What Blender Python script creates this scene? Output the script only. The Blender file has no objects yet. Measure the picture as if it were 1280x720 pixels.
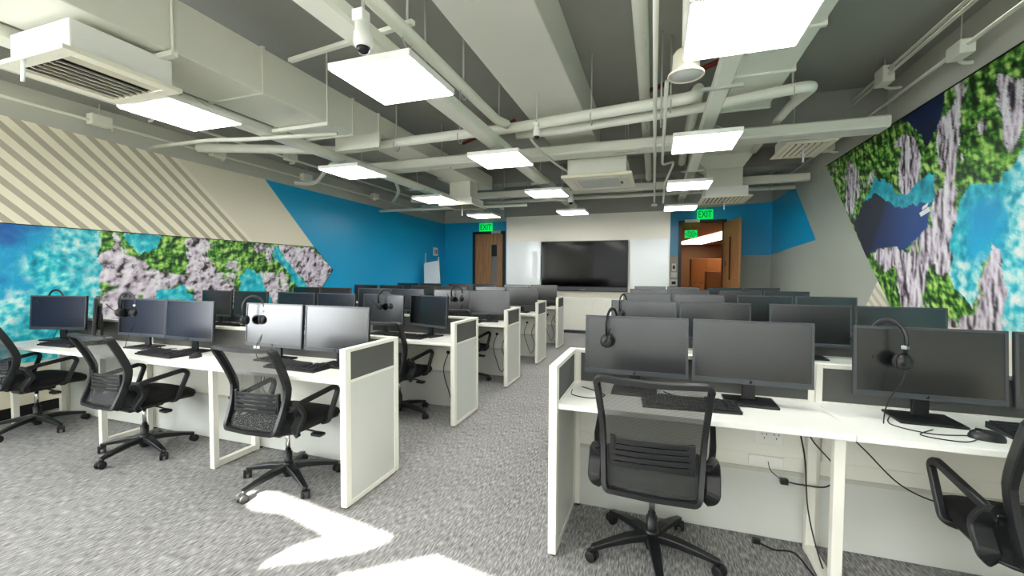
import bpy, bmesh, math, random
from mathutils import Vector, Matrix, noise
random.seed(7)
PI=math.pi
S=bpy.context.scene
COL=S.collection
# ------------------------------------------------------------------ materials
def srgb(r,g,b):
    f=lambda c:(c/255/12.92) if c/255<=.04045 else ((c/255+.055)/1.055)**2.4
    return (f(r),f(g),f(b),1)
def mat(name,col,rough=.5,metal=0,spec=.5,ior=1.45,bump=0,bscale=60,var=0,vscale=4,coat=0):
    m=bpy.data.materials.new(name); m.use_nodes=True
    nt=m.node_tree; p=nt.nodes['Principled BSDF']
    p.inputs['Base Color'].default_value=col; p.inputs['Roughness'].default_value=rough
    p.inputs['Metallic'].default_value=metal; p.inputs['IOR'].default_value=ior
    p.inputs['Coat Weight'].default_value=coat
    tc=nt.nodes.new('ShaderNodeTexCoord')
    if var:
        n=nt.nodes.new('ShaderNodeTexNoise'); n.inputs['Scale'].default_value=vscale; n.inputs['Detail'].default_value=4
        nt.links.new(tc.outputs['Object'],n.inputs['Vector'])
        hs=nt.nodes.new('ShaderNodeMix'); hs.data_type='RGBA'
        hs.inputs['A'].default_value=tuple(c*(1-var) for c in col[:3])+(1,)
        hs.inputs['B'].default_value=tuple(min(1,c*(1+var)) for c in col[:3])+(1,)
        nt.links.new(n.outputs['Fac'],hs.inputs['Factor']); nt.links.new(hs.outputs['Result'],p.inputs['Base Color'])
    if bump:
        n=nt.nodes.new('ShaderNodeTexNoise'); n.inputs['Scale'].default_value=bscale
        nt.links.new(tc.outputs['Object'],n.inputs['Vector'])
        b=nt.nodes.new('ShaderNodeBump'); b.inputs['Strength'].default_value=bump; b.inputs['Distance'].default_value=.01
        nt.links.new(n.outputs['Fac'],b.inputs['Height']); nt.links.new(b.outputs['Normal'],p.inputs['Normal'])
    return m
def emis(name,col,st):
    m=bpy.data.materials.new(name); m.use_nodes=True; nt=m.node_tree
    p=nt.nodes['Principled BSDF']; p.inputs['Base Color'].default_value=col
    p.inputs['Emission Color'].default_value=col; p.inputs['Emission Strength'].default_value=st
    return m
def ramp(nt,stops,interp='LINEAR'):
    r=nt.nodes.new('ShaderNodeValToRGB'); r.color_ramp.interpolation=interp
    e=r.color_ramp.elements
    while len(e)<len(stops): e.new(.5)
    for k,(p,c) in enumerate(stops): e[k].position=p; e[k].color=c
    return r
def mixc(nt,f,a,b,blend='MIX'):
    n=nt.nodes.new('ShaderNodeMix'); n.data_type='RGBA'; n.blend_type=blend
    for s,v in (('Factor',f),('A',a),('B',b)):
        if isinstance(v,(int,float)) : n.inputs[s].default_value=v
        elif isinstance(v,tuple): n.inputs[s].default_value=v
        else: nt.links.new(v,n.inputs[s])
    return n.outputs['Result']
def mth(nt,op,a,b=None,clamp=False):
    n=nt.nodes.new('ShaderNodeMath'); n.operation=op; n.use_clamp=clamp
    for k,v in enumerate((a,b)):
        if v is None: continue
        if isinstance(v,(int,float)): n.inputs[k].default_value=v
        else: nt.links.new(v,n.inputs[k])
    return n.outputs[0]
M={}
M['slab']=mat('painted slab',srgb(154,154,146),.8,bump=.25,bscale=12,var=.07,vscale=1.5)
M['beam']=mat('painted beam',srgb(226,226,216),.75,bump=.15,bscale=8,var=.04,vscale=1.3)
M['duct']=mat('painted duct',srgb(226,226,212),.5,bump=.1,bscale=5,var=.03,vscale=2)
M['pipe']=mat('painted pipe',srgb(234,234,220),.45)
M['rod']=mat('painted rod',srgb(190,190,180),.5)
M['red']=mat('red pipe',srgb(110,20,25),.4)
M['blue']=mat('blue paint',srgb(14,164,216),.3,ior=1.5,bump=.03,bscale=30)
M['cream']=mat('cream paint',srgb(240,233,212),.55)
M['grey']=mat('grey paint',srgb(174,180,169),.4,var=.03,vscale=2)
M['cwhite']=mat('white wall paint',srgb(232,228,214),.5)
M['bandL']=mat('grey band paint',srgb(190,191,180),.6)
M['frost']=mat('white laminate',srgb(236,236,230),.35)
M['lam']=mat('cream white laminate',srgb(232,231,220),.4)
M['metalw']=mat('white powder coat',srgb(234,233,222),.35)
M['lower']=mat('pale grey panel',srgb(204,206,200),.45)
M['fabric']=mat('charcoal fabric',srgb(88,88,86),.95,bump=.4,bscale=600)
M['bezel']=mat('grey plastic bezel',srgb(62,66,70),.3)
M['blackp']=mat('black plastic',srgb(24,25,27),.38)
M['chairp']=mat('black chair plastic',srgb(22,24,26),.4,bump=.05,bscale=300)
M['cushion']=mat('black seat fabric',srgb(13,14,16),.9,bump=.5,bscale=500)
M['key']=mat('black keycaps',srgb(34,35,38),.5)
M['screen']=mat('matte dark screen',srgb(10,14,18),.24,ior=1.7)
M['tv']=mat('glossy display glass',srgb(2,2,3),.08,ior=1.28)
M['chrome']=mat('chrome',srgb(205,205,205),.18,metal=1)
M['silver']=mat('silver plastic',srgb(175,178,182),.35,metal=.6)
M['paper']=mat('white paper',srgb(238,240,242),.6)
M['cable']=mat('black cable',srgb(16,16,18),.45)
M['rubber']=mat('black rubber',srgb(20,20,21),.6)
M['whitep']=mat('white plastic',srgb(238,237,230),.4)
M['creamp']=mat('ivory plastic',srgb(236,231,208),.45)
M['dark']=mat('dark void',srgb(18,18,18),.8)
M['doorframe']=mat('dark door frame',srgb(30,28,30),.4)
M['wboard']=mat('whiteboard glass',srgb(226,232,232),.12,ior=1.5)
M['exitg']=emis('green sign',(0.0,.62,.10,1),.55)
M['exitd']=mat('dark green lettering',srgb(0,38,10),.6)
M['exitw']=emis('pale green lettering',(.25,1,.35,1),1.2)
M['panel']=emis('lamp diffuser',(1,.985,.95,1),12)
M['warm']=emis('warm cove light',(1,.84,.62,1),3.2)
M['corwall']=mat('corridor brown',srgb(120,84,56),.5,var=.15,vscale=1)
M['corceil']=mat('corridor ceiling',srgb(190,150,112),.5)
M['frosty']=mat('frosted grey glass',srgb(130,128,126),.3)
M['blueg']=mat('dark glass',srgb(22,22,24),.1)
M['card']=mat('orange cardboard',srgb(186,120,62),.6,var=.08,vscale=6)
M['sun_mask']=mat('window film',srgb(220,225,225),.6)  # added sun-shaping sheet, let glow faintly for the monitor reflections
def _sun_mask():
    nt=M['sun_mask'].node_tree; p=nt.nodes['Principled BSDF']; tl=nt.nodes.new('ShaderNodeBsdfTranslucent'); tl.inputs['Color'].default_value=(.9,.93,.95,1)
    mx=nt.nodes.new('ShaderNodeMixShader'); mx.inputs[0].default_value=.045
    nt.links.new(p.outputs[0],mx.inputs[1]); nt.links.new(tl.outputs[0],mx.inputs[2]); nt.links.new(mx.outputs[0],nt.nodes['Material Output'].inputs['Surface'])
_sun_mask()

def wood(name,a,b):
    m=bpy.data.materials.new(name); m.use_nodes=True; nt=m.node_tree; p=nt.nodes['Principled BSDF']
    tc=nt.nodes.new('ShaderNodeTexCoord'); mp=nt.nodes.new('ShaderNodeMapping'); mp.inputs['Scale'].default_value=(22,22,1.3)
    nt.links.new(tc.outputs['Object'],mp.inputs['Vector'])
    n=nt.nodes.new('ShaderNodeTexNoise'); n.inputs['Scale'].default_value=1.2; n.inputs['Detail'].default_value=6
    nt.links.new(mp.outputs[0],n.inputs['Vector'])
    r=ramp(nt,[(.3,a),(.7,b)]); nt.links.new(n.outputs['Fac'],r.inputs[0]); nt.links.new(r.outputs[0],p.inputs['Base Color'])
    p.inputs['Roughness'].default_value=.4
    return m
M['wood']=wood('oak veneer',srgb(150,104,62),srgb(190,140,92))
M['wood2']=wood('warm wood',srgb(140,88,48),srgb(182,122,70))

def carpet():
    m=bpy.data.materials.new('grey loop carpet'); m.use_nodes=True; nt=m.node_tree; p=nt.nodes['Principled BSDF']
    tc=nt.nodes.new('ShaderNodeTexCoord')
    def nz(sc,det=2):
        mp=nt.nodes.new('ShaderNodeMapping'); mp.inputs['Scale'].default_value=sc
        nt.links.new(tc.outputs['Object'],mp.inputs['Vector'])
        n=nt.nodes.new('ShaderNodeTexNoise'); n.inputs['Scale'].default_value=1; n.inputs['Detail'].default_value=det
        nt.links.new(mp.outputs[0],n.inputs['Vector']); return n.outputs['Fac']
    a=nz((140,22,1)); b=nz((260,260,1)); c=nz((2,2,1))
    s=mth(nt,'ADD',mth(nt,'MULTIPLY',a,.7),mth(nt,'MULTIPLY',b,.22)); s=mth(nt,'ADD',s,mth(nt,'MULTIPLY',c,.08))
    r=ramp(nt,[(.33,srgb(88,87,88)),(.5,srgb(136,135,134)),(.66,srgb(182,180,178))])
    nt.links.new(s,r.inputs[0]); nt.links.new(r.outputs[0],p.inputs['Base Color'])
    p.inputs['Roughness'].default_value=.95; p.inputs['Specular IOR Level'].default_value=.15
    bu=nt.nodes.new('ShaderNodeBump'); bu.inputs['Strength'].default_value=.6; bu.inputs['Distance'].default_value=.006
    nt.links.new(s,bu.inputs['Height']); nt.links.new(bu.outputs[0],p.inputs['Normal'])
    return m
M['carpet']=carpet()

def netm():
    m=bpy.data.materials.new('black mesh netting'); m.use_nodes=True; nt=m.node_tree; p=nt.nodes['Principled BSDF']
    p.inputs['Base Color'].default_value=srgb(44,46,44); p.inputs['Roughness'].default_value=.7
    tr=nt.nodes.new('ShaderNodeBsdfTransparent'); mx=nt.nodes.new('ShaderNodeMixShader')
    tc=nt.nodes.new('ShaderNodeTexCoord'); 
    w=nt.nodes.new('ShaderNodeTexWave'); w.inputs['Scale'].default_value=60; w.bands_direction='Z'
    nt.links.new(tc.outputs['Object'],w.inputs['Vector'])
    mx.inputs[0].default_value=.6
    f=mth(nt,'ADD',mth(nt,'MULTIPLY',w.outputs['Fac'],.22),.6)
    nt.links.new(f,mx.inputs[0]); nt.links.new(tr.outputs[0],mx.inputs[1]); nt.links.new(p.outputs[0],mx.inputs[2])
    nt.links.new(mx.outputs[0],nt.nodes['Material Output'].inputs['Surface'])
    return m
M['net']=netm()

def stripes(name,ax,y0,per,slope,lo,hi,duty=.44):
    """cream / taupe diagonal stripes; phase measured on the wall along Y plus slope*z"""
    m=bpy.data.materials.new(name); m.use_nodes=True; nt=m.node_tree; p=nt.nodes['Principled BSDF']
    g=nt.nodes.new('ShaderNodeNewGeometry'); sp=nt.nodes.new('ShaderNodeSeparateXYZ'); nt.links.new(g.outputs['Position'],sp.inputs[0])
    ph=mth(nt,'ADD',sp.outputs['Y'],mth(nt,'MULTIPLY',sp.outputs['Z'],slope))
    ph=mth(nt,'FRACT',mth(nt,'DIVIDE',mth(nt,'ADD',ph,-y0+100*per),per))
    t=mth(nt,'LESS_THAN',ph,duty)
    c=mixc(nt,t,lo,hi)
    nt.links.new(c,p.inputs['Base Color']); p.inputs['Roughness'].default_value=.55
    return m
M['strL']=stripes('cream and taupe stripes',1,1.81*1.08+4.76-.16,.184,1.08,srgb(250,244,222),srgb(190,182,160))
M['strR']=stripes('cream stripes',1,0,.2,-1.6,srgb(238,235,216),srgb(206,202,184))

def photomural(name):
    m=bpy.data.materials.new(name); m.use_nodes=True; nt=m.node_tree; p=nt.nodes['Principled BSDF']
    at=nt.nodes.new('ShaderNodeAttribute'); at.attribute_name='paint'
    g=nt.nodes.new('ShaderNodeNewGeometry'); n=nt.nodes.new('ShaderNodeTexNoise'); n.inputs['Scale'].default_value=60; n.inputs['Detail'].default_value=4; n.inputs['Roughness'].default_value=.7
    nt.links.new(g.outputs['Position'],n.inputs['Vector'])
    r=ramp(nt,[(.3,(.7,.7,.7,1)),(.62,(1,1,1,1))]); nt.links.new(n.outputs['Fac'],r.inputs[0])
    c=mixc(nt,.7,at.outputs['Color'],r.outputs[0],'MULTIPLY')
    nt.links.new(c,p.inputs['Base Color']); p.inputs['Roughness'].default_value=.45
    return m
M['muralL']=photomural('karst lagoon print, striped wall')
M['muralR']=photomural('karst lagoon print, tall wall')

# ------------------------------------------------------------------ mesh builder
class MB:
    def __init__(s): s.v=[]; s.f=[]; s.m=[]; s.sm=[]
    def add(s,vs,fs,mi=0,smooth=False,mx=None):
        o=len(s.v)
        for p in vs:
            p=Vector(p); p=mx@p if mx else p
            s.v.append(tuple(p))
        for f in fs: s.f.append([o+i for i in f]); s.m.append(mi); s.sm.append(smooth)
        return s
    def box(s,x0,x1,y0,y1,z0,z1,mi=0,bev=0,mx=None):
        if bev<=0:
            vs=[(x,y,z) for z in (z0,z1) for y in (y0,y1) for x in (x0,x1)]
            return s.add(vs,[(0,2,3,1),(4,5,7,6),(0,1,5,4),(2,6,7,3),(0,4,6,2),(1,3,7,5)],mi,False,mx)
        bm=bmesh.new(); bmesh.ops.create_cube(bm,size=1)
        bmesh.ops.scale(bm,vec=(abs(x1-x0),abs(y1-y0),abs(z1-z0)),verts=bm.verts)
        bmesh.ops.translate(bm,vec=((x0+x1)/2,(y0+y1)/2,(z0+z1)/2),verts=bm.verts)
        b=min(bev,abs(x1-x0)*.45,abs(y1-y0)*.45,abs(z1-z0)*.45)
        bmesh.ops.bevel(bm,geom=list(bm.edges),offset=b,segments=2,affect='EDGES',profile=.5)
        bm.verts.index_update(); vs=[v.co.copy() for v in bm.verts]; fs=[[v.index for v in f.verts] for f in bm.faces]; bm.free()
        return s.add(vs,fs,mi,False,mx)
    def sweep(s,pts,w,h=None,closed=False,n=8,mi=0,smooth=True,up=(0,0,1),ws=None,round_=True,mx=None):
        """sweep an ellipse (round_) or rectangle w x h along pts"""
        h=h or w; P=[Vector(p) for p in pts]; N=len(P); up=Vector(up); vs=[];fs=[]
        if round_: prof=[(math.cos(2*PI*k/n)*.5,math.sin(2*PI*k/n)*.5) for k in range(n)]
        else:
            b=.16; prof=[(-.5+b*.5,-.5),(.5-b*.5,-.5),(.5,-.5+b),(.5,.5-b),(.5-b*.5,.5),(-.5+b*.5,.5),(-.5,.5-b),(-.5,-.5+b)]; n=8
        last=None
        for i,p in enumerate(P):
            if closed: t=P[(i+1)%N]-P[i-1]
            else: t=P[min(i+1,N-1)]-P[max(i-1,0)]
            t.normalize()
            a=t.cross(up)
            if a.length<.05: a=last.copy() if last else t.cross(Vector((0,1,.01)))
            a.normalize()
            if last and a.dot(last)<0 and not closed: a=-a
            last=a; b=a.cross(t).normalized()
            k=ws[i] if ws else 1
            for (c,d) in prof: vs.append(p+a*(c*w*k)+b*(d*h*k))
        R=N if closed else N-1
        for i in range(R):
            for k in range(n):
                j=(i+1)%N; fs.append((i*n+k,i*n+(k+1)%n,j*n+(k+1)%n,j*n+k))
        if not closed: fs.append(tuple(range(n-1,-1,-1))); fs.append(tuple((N-1)*n+k for k in range(n)))
        return s.add(vs,fs,mi,smooth,mx)
    def lathe(s,prof,n=20,mi=0,mx=None,smooth=True):
        vs=[];fs=[]
        for r,z in prof:
            for k in range(n): a=2*PI*k/n; vs.append((r*math.cos(a),r*math.sin(a),z))
        for i in range(len(prof)-1):
            for k in range(n): fs.append((i*n+k,i*n+(k+1)%n,(i+1)*n+(k+1)%n,(i+1)*n+k))
        fs.append(tuple(range(n-1,-1,-1))); fs.append(tuple((len(prof)-1)*n+k for k in range(n)))
        return s.add(vs,fs,mi,smooth,mx)
    def prism(s,poly,z0,z1,mi=0,mx=None):
        n=len(poly); vs=[(x,y,z0) for x,y in poly]+[(x,y,z1) for x,y in poly]
        fs=[tuple(range(n-1,-1,-1)),tuple(range(n,2*n))]+[(k,(k+1)%n,n+(k+1)%n,n+k) for k in range(n)]
        return s.add(vs,fs,mi,False,mx)
    def mesh(s,name,mats):
        me=bpy.data.meshes.new(name); me.from_pydata(s.v,[],s.f); 
        for m in (mats if isinstance(mats,(list,tuple)) else [mats]): me.materials.append(m)
        for p,mi,sm in zip(me.polygons,s.m,s.sm): p.material_index=mi; p.use_smooth=sm
        bm=bmesh.new(); bm.from_mesh(me); bmesh.ops.recalc_face_normals(bm,faces=bm.faces); bm.to_mesh(me); bm.free()
        me.update(); return me
    def build(s,name,mats,parent=None,label=None):
        o=bpy.data.objects.new(name,s.mesh(name,mats)); COL.objects.link(o); o.parent=parent
        if label: o['label']=label
        return o
def tag(o,label,cat,group=None):
    o['label']=label; o['category']=cat
    if group: o['group']=group
    return o
def thing(name,label,cat,loc=(0,0,0),rz=0,group=None):
    o=bpy.data.objects.new(name,None); COL.objects.link(o); o.location=loc; o.rotation_euler=(0,0,rz); o.empty_display_size=.1
    return tag(o,label,cat,group)
def struct(name,mb,mats,parent=None):
    o=mb.build(name,mats,parent); o['kind']='structure'; return o
def dup(root,loc,rz,label,group=None):
    r=root.copy(); COL.objects.link(r); r.location=loc; r.rotation_euler=(0,0,rz); r['label']=label
    if group: r['group']=group
    for ch in list(root.children):
        c=ch.copy(); COL.objects.link(c); c.parent=r
        for g in list(ch.children):
            d=g.copy(); COL.objects.link(d); d.parent=c
    return r
def smoothpath(pts,k=6,closed=False):
    P=[Vector(p) for p in pts]; n=len(P); out=[]
    for i in range(n if closed else n-1):
        g=(lambda j:P[j%n]) if closed else (lambda j:P[max(0,min(n-1,j))])
        a,b,c,d=g(i-1),g(i),g(i+1),g(i+2)
        for t in range(k):
            t/=k; out.append(.5*((2*b)+(c-a)*t+(2*a-5*b+4*c-d)*t*t+(3*b-3*c+d-a)*t**3))
    if not closed: out.append(P[-1])
    return out
def bend(pts,r=.08,k=6):
    """polyline with rounded elbows"""
    P=[Vector(p) for p in pts]; out=[P[0]]
    for i in range(1,len(P)-1):
        a=(P[i-1]-P[i]); b=(P[i+1]-P[i]); rr=min(r,a.length*.45,b.length*.45); a.normalize(); b.normalize()
        p0=P[i]+a*rr; p1=P[i]+b*rr
        for t in range(k+1):
            t/=k; out.append((1-t)**2*p0+2*t*(1-t)*P[i]+t*t*p1)
    out.append(P[-1]); return out

# ------------------------------------------------------------------ camera
cam=bpy.data.cameras.new('camera'); co=bpy.data.objects.new('camera',cam); COL.objects.link(co); S.camera=co
cam.sensor_width=36; cam.lens=530/1280*36; cam.clip_start=.05
yaw,pitch,roll=.327,-.0359,.005
F=Vector((-math.sin(yaw)*math.cos(pitch),math.cos(yaw)*math.cos(pitch),math.sin(pitch)))
R=Vector((math.cos(yaw),math.sin(yaw),0)); U=R.cross(F)
R2=math.cos(roll)*R+math.sin(roll)*U; U2=-math.sin(roll)*R+math.cos(roll)*U
mw=Matrix((R2,U2,-F)).transposed().to_4x4(); mw.translation=(0,0,1.38); co.matrix_world=mw

# ------------------------------------------------------------------ room dimensions
XL,XR,YF,YB,ZS=-5.67,2.42,-2.4,10.8,3.5
YC=9.9   # whiteboard wall
ZL,ZR=2.79,3.01

struct('floor',MB().box(XL-.1,XR+.1,YF-.1,YB+.1,-.1,0),M['carpet'])
struct('ceiling',MB().box(XL-.1,XR+.1,YF-.1,YB+.1,ZS,ZS+.1),M['slab'])

# left wall: lower part with the window hole behind the camera
def wallX(name,x0,x1,win,mats,zt):
    mb=MB(); y0,y1,z0,z1=win
    mb.box(x0,x1,YF,y0,0,ZS); mb.box(x0,x1,y1,YB,0,ZS); mb.box(x0,x1,y0,y1,0,z0); mb.box(x0,x1,y0,y1,z1,ZS)
    return struct(name,mb,mats)
WL=(-2.2,.35,.75,2.75)
wl=wallX('wall_left',XL-.1,XL,WL,M['bandL'],ZL)
wr=struct('wall_right',MB().box(XR,XR+.1,YF,YB,0,ZS),M['grey'])
# far wall with two door openings
DL=(-4.79,-3.88,2.48); DR=(.54,1.46,2.57)
mb=MB()
mb.box(XL,DL[0],YB,YB+.12,0,ZS); mb.box(DL[1],DR[0],YB,YB+.12,0,ZS); mb.box(DR[1],XR,YB,YB+.12,0,ZS)
mb.box(DL[0],DL[1],YB,YB+.12,DL[2],ZS); mb.box(DR[0],DR[1],YB,YB+.12,DR[2],ZS)
wb=struct('wall_back',mb,M['bandL'])
# centre wall carrying display and whiteboards
mb=MB(); mb.box(-3.51,.28,YC,YB-.001,0,2.75); wc=struct('wall_center',mb,M['cwhite'])
struct('trim_1',MB().box(-3.56,.33,YC-.02,YB-.001,2.75,ZS),M['slab'])
# front wall behind the photographer with a film added over its window
W2=(-3.2,2.1,.8,3.1)
mb=MB(); mb.box(XL,W2[0],YF-.1,YF,0,ZS); mb.box(W2[1],XR,YF-.1,YF,0,ZS); mb.box(W2[0],W2[1],YF-.1,YF,0,W2[2]); mb.box(W2[0],W2[1],YF-.1,YF,W2[3],ZS)
struct('wall_front',mb,M['cwhite'])

# ---- painted / printed wall coverings (thin skins bonded to the walls)
def skin(name,parent,x,poly,m,off,flip=1):
    """flat polygon (y,z list) on a side wall"""
    mb=MB(); n=len(poly); e=off
    vs=[(x+e,y,z) for y,z in poly]; mb.add(vs,[tuple(range(n))])
    o=mb.build(name,m,parent); o['kind']='structure'; return o
yl=lambda z:4.76+(1.81-z)*1.08
skin('stripe_paint',wl,XL,[(WL[1]+.1,1.81),(4.76,1.81),(3.71,2.785),(WL[1]+.1,2.80)],M['strL'],.002)
skin('cream_paint',wl,XL,[(4.76,1.81),(5.93,1.81),(4.96,2.785),(3.71,2.785)],M['cream'],.002)
skin('blue_paint',wl,XL,[(5.93,1.81),(6.38,1.42),(6.06,1.06),(5.6,.5),(5.6,0.1),(YB,.1),(YB,2.75),(4.96,2.785)],M['blue'],.002)
skin('plain_paint',wl,XL,[(WL[1]+.1,.1),(5.6,.1),(5.6,.5),(WL[1]+.1,.5)],M['cream'],.002)

def inside(p,poly):
    x,y=p; c=False; n=len(poly)
    for i in range(n):
        x1,y1=poly[i]; x2,y2=poly[i-1]
        if (y1>y)!=(y2>y) and x<(x2-x1)*(y-y1)/(y2-y1)+x1: c=not c
    return c
def soft(p,poly,w):
    """blurred membership"""
    k=0
    for a,b in ((0,0),(w,0),(-w,0),(0,w),(0,-w)): k+=inside((p[0]+a,p[1]+b),poly)
    return k/5
def mural(name,parent,x,off,z0,z1,y0,yend,paint,m,st=.011):
    nz=int((z1-z0)/st)+1; ny=int((max(yend(z0),yend(z1))-y0)/st)+1
    vs=[];cols=[];fs=[]
    for j in range(nz+1):
        z=z0+(z1-z0)*j/nz; ye=yend(z)
        for i in range(ny+1):
            y=y0+(ye-y0)*i/ny; vs.append((x+off,y,z)); cols.append(tuple(paint(y,z)))
    for j in range(nz):
        for i in range(ny): a=j*(ny+1)+i; fs.append((a,a+1,a+ny+2,a+ny+1))
    mb=MB().add(vs,fs); me=mb.mesh(name,m)
    at=me.color_attributes.new('paint','FLOAT_COLOR','POINT')
    for k,c in enumerate(cols): at.data[k].color=c
    o=bpy.data.objects.new(name,me); COL.objects.link(o); o.parent=parent; o['kind']='structure'; return o
def fb(y,z,sc,o=4,seed=0.,sz=1.): return noise.fractal(Vector((y*sc,z*sc*sz,seed)),1.0,2.0,o)
def lerp(a,b,t): return tuple(a[k]+(b[k]-a[k])*t for k in range(3))
def grad(t,stops):
    t=max(0,min(1,t))
    for (p0,c0),(p1,c1) in zip(stops,stops[1:]):
        if t<=p1: return lerp(c0,c1,(t-p0)/(p1-p0))
    return stops[-1][1]
q=lambda *c: srgb(*c)[:3]
G_ROCK=[(0,q(34,30,34)),(.2,q(104,94,102)),(.4,q(196,182,198)),(.65,q(236,226,240)),(1,q(255,252,255))]
G_GREEN=[(0,q(16,40,14)),(.25,q(40,96,30)),(.5,q(84,158,50)),(.75,q(150,208,86)),(1,q(206,234,140))]
G_TURQ=[(0,q(0,120,150)),(.35,q(0,178,206)),(.6,q(50,214,226)),(1,q(190,250,242))]
G_FOAM=[(0,q(0,160,196)),(.35,q(70,214,228)),(.6,q(180,244,242)),(1,q(252,255,252))]
def rock(y,z,sz,sc):
    h=fb(y,z,sc,7,3.1,sz); h2=fb(y+.022,z-.022,sc,7,3.1,sz); r=1-abs(fb(y,z,sc*1.6,4,8.2,sz))*1.6
    v=.56+.30*h+.9*(h-h2)+.18*(r-.6)
    if fb(y,z,sc*2.2,3,5.5,sz)<-.38: v-=.35
    return grad(v,G_ROCK)
def green(y,z):
    h=fb(y,z,11,6,1.7); h2=fb(y+.02,z-.02,11,6,1.7); d=noise.noise(Vector((y*30,z*30,4.)))
    return grad(.42+.34*h+.85*(h-h2)+.22*d+.1*fb(y,z,1.6,2,9.),G_GREEN)
def land(y,z,rk,sz,sc):
    r=.24+.5*rk+.42*fb(y,z,4.2,5,6.6,.6+.4*sz)
    t=max(0,min(1,(r-.5)/.07+.5))
    if t<=0: return green(y,z)
    if t>=1: return rock(y,z,sz,sc)
    return lerp(green(y,z),rock(y,z,sz,sc),t)
def sst(a,b,x): x=max(0,min(1,(x-a)/(b-a))); return x*x*(3-2*x)
def warp(y,z,a=.05,sc=7): return (y+a*fb(y,z,sc,4,11.),z+a*fb(y,z,sc,4,17.))
Lp=[[(3.14,1.82),(3.54,1.82),(3.4,1.61),(3.26,1.57),(3.16,1.68)],[(4.52,1.31),(4.68,1.42),(4.85,1.33),(5.03,.98),(5.05,.5),(4.58,.5)],
 [(3.44,1.13),(3.71,1.22),(3.9,1.04),(3.85,.7),(3.43,.7)],[(5.07,1.78),(5.2,1.72),(5.6,1.31),(5.82,1.07),(5.61,1.04),(5.29,1.44),(5.12,1.56)]]
Ldeep=[(.4,1.85),(2.56,1.85),(2.41,1.52),(2.25,1.3),(2.0,1.1),(.4,1.0)]
Lr=[[(2.9,1.58),(3.09,1.77),(3.16,1.55),(3.36,1.46),(3.31,1.32),(3.08,1.26),(2.89,1.06)],[(3.75,1.8),(4.09,1.8),(4.01,1.53),(4.23,1.32),(4.46,1.37),(4.45,.6),(3.9,1.0),(3.81,1.37)],
 [(2.95,1.4),(3.35,1.4),(3.81,1.32),(3.9,1.16),(3.5,1.1),(3.1,.7),(2.9,.7)],[(5.2,1.8),(5.94,1.8),(6.38,1.42),(6.06,1.0),(5.78,1.07),(5.5,1.45),(5.3,1.65)],[(4.95,1.36),(5.3,1.36),(5.44,1.09),(4.98,.8)],[(4.75,1.8),(5.05,1.8),(5.1,1.5),(4.8,1.55)]]
def paintL(y,z):
    p=warp(y,z)
    if p[0]<2.9:
        t=sst(-.12,.40,(2.42-y)+(z-1.42)*.55+.25*fb(y,z,3,4,2.))
        w=grad(.45+.75*fb(y,z,16,6,4.),G_FOAM); w2=grad(.55+.7*fb(y,z,14,6,4.),G_TURQ)
        w=lerp(w,w2,sst(-.2,.5,fb(y,z,2.2,3,7.)+.2))
        c=lerp(w,lerp(q(0,160,214),q(0,86,176),sst(.5,1,t)),sst(0,.55,t)*.95)
        return c+(1,)
    tq=max(soft(p,g,.02) for g in Lp)
    if tq>.5: return grad(.5+.5*fb(y,z,11,5,4.),G_TURQ)+(1,)
    rk=max(soft(p,g,.05) for g in Lr)
    return land(y,z,rk,1.,6.)+(1,)
mural('photo_mural',wl,XL,.003,.5,1.81,WL[1]+.1,lambda z: 5.93+(1.81-z)*1.154 if z>1.42 else 6.38-(1.42-z)*.9,paintL,M['muralL'])
mb=MB(); mb.sweep([(XL+.004,WL[1]+.1,1.812),(XL+.004,5.93,1.812),(XL+.004,6.38,1.42),(XL+.004,5.6,.5)],.008,.008,round_=False)
o=mb.build('mural_edge',M['dark'],wl); o['kind']='structure'

# right wall
skin('blue_paint',wr,XR,[(YB,ZR-.03),(9.2,ZR),(8.02,1.93),(YB,1.82)],M['blue'],-.002)
skin('band_paint',wr,XR,[(YF,ZR),(YB,ZR-.03),(YB,ZS),(YF,ZS)],M['bandL'],-.002)
skin('stripe_paint',wr,XR,[(5.93,1.36),(6.30,.93),(5.65,.93)],M['strR'],-.0025)
skin('plain_paint',wr,XR,[(YF,.1),(6.2,.1),(6.2,.93),(YF,.93)],M['cream'],-.002)
skin('edge_paint',wr,XR,[(6.38,1.72),(6.19,1.51),(5.93,1.36),(6.00,1.42),(6.25,1.62)],M['cream'],-.0025)
Rl=[(6.66,2.05),(6.43,2.23),(6.1,2.42),(5.82,2.3),(5.56,2.13),(5.27,2.1),(5.09,2.22),(5.01,2.15),(5.06,1.82),(5.18,1.72),(5.29,1.71),(5.46,1.66),(5.75,1.68),(6.3,1.64),(6.5,1.8)]
Rle=[(6.45,2.24),(6.29,2.36),(6.11,2.52),(5.83,2.40),(5.57,2.22),(5.42,2.2),(5.22,2.32),(4.99,2.32),(4.96,2.08),(5.08,2.06),(5.27,2.07),(5.56,2.08),(5.9,2.22),(6.09,2.34)]
Rup=[(5.62,3.05),(4.88,3.05),(4.93,2.79),(5.13,2.57),(5.3,2.83)]
Rpool=[(4.71,1.75),(4.63,2.01),(4.52,2.11),(4.19,2.08),(3.97,2.31),(3.8,2.4),(3.0,2.5),(-3,2.5),(-3,.5),(4.0,.5),(4.05,.88),(4.3,1.1),(4.5,1.15),(4.72,1.37),(4.70,1.5)]
Rdeep2=[(4.55,1.78),(4.5,1.98),(4.25,1.98),(4.12,1.95),(4.1,1.6),(4.2,1.62),(4.3,1.5),(4.38,1.42),(4.5,1.5)]
Rsp=[(4.38,1.2),(4.30,1.5),(4.24,1.62),(4.16,1.58),(4.12,1.43),(4.10,1.22),(4.08,.9),(4.5,.9)]
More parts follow.
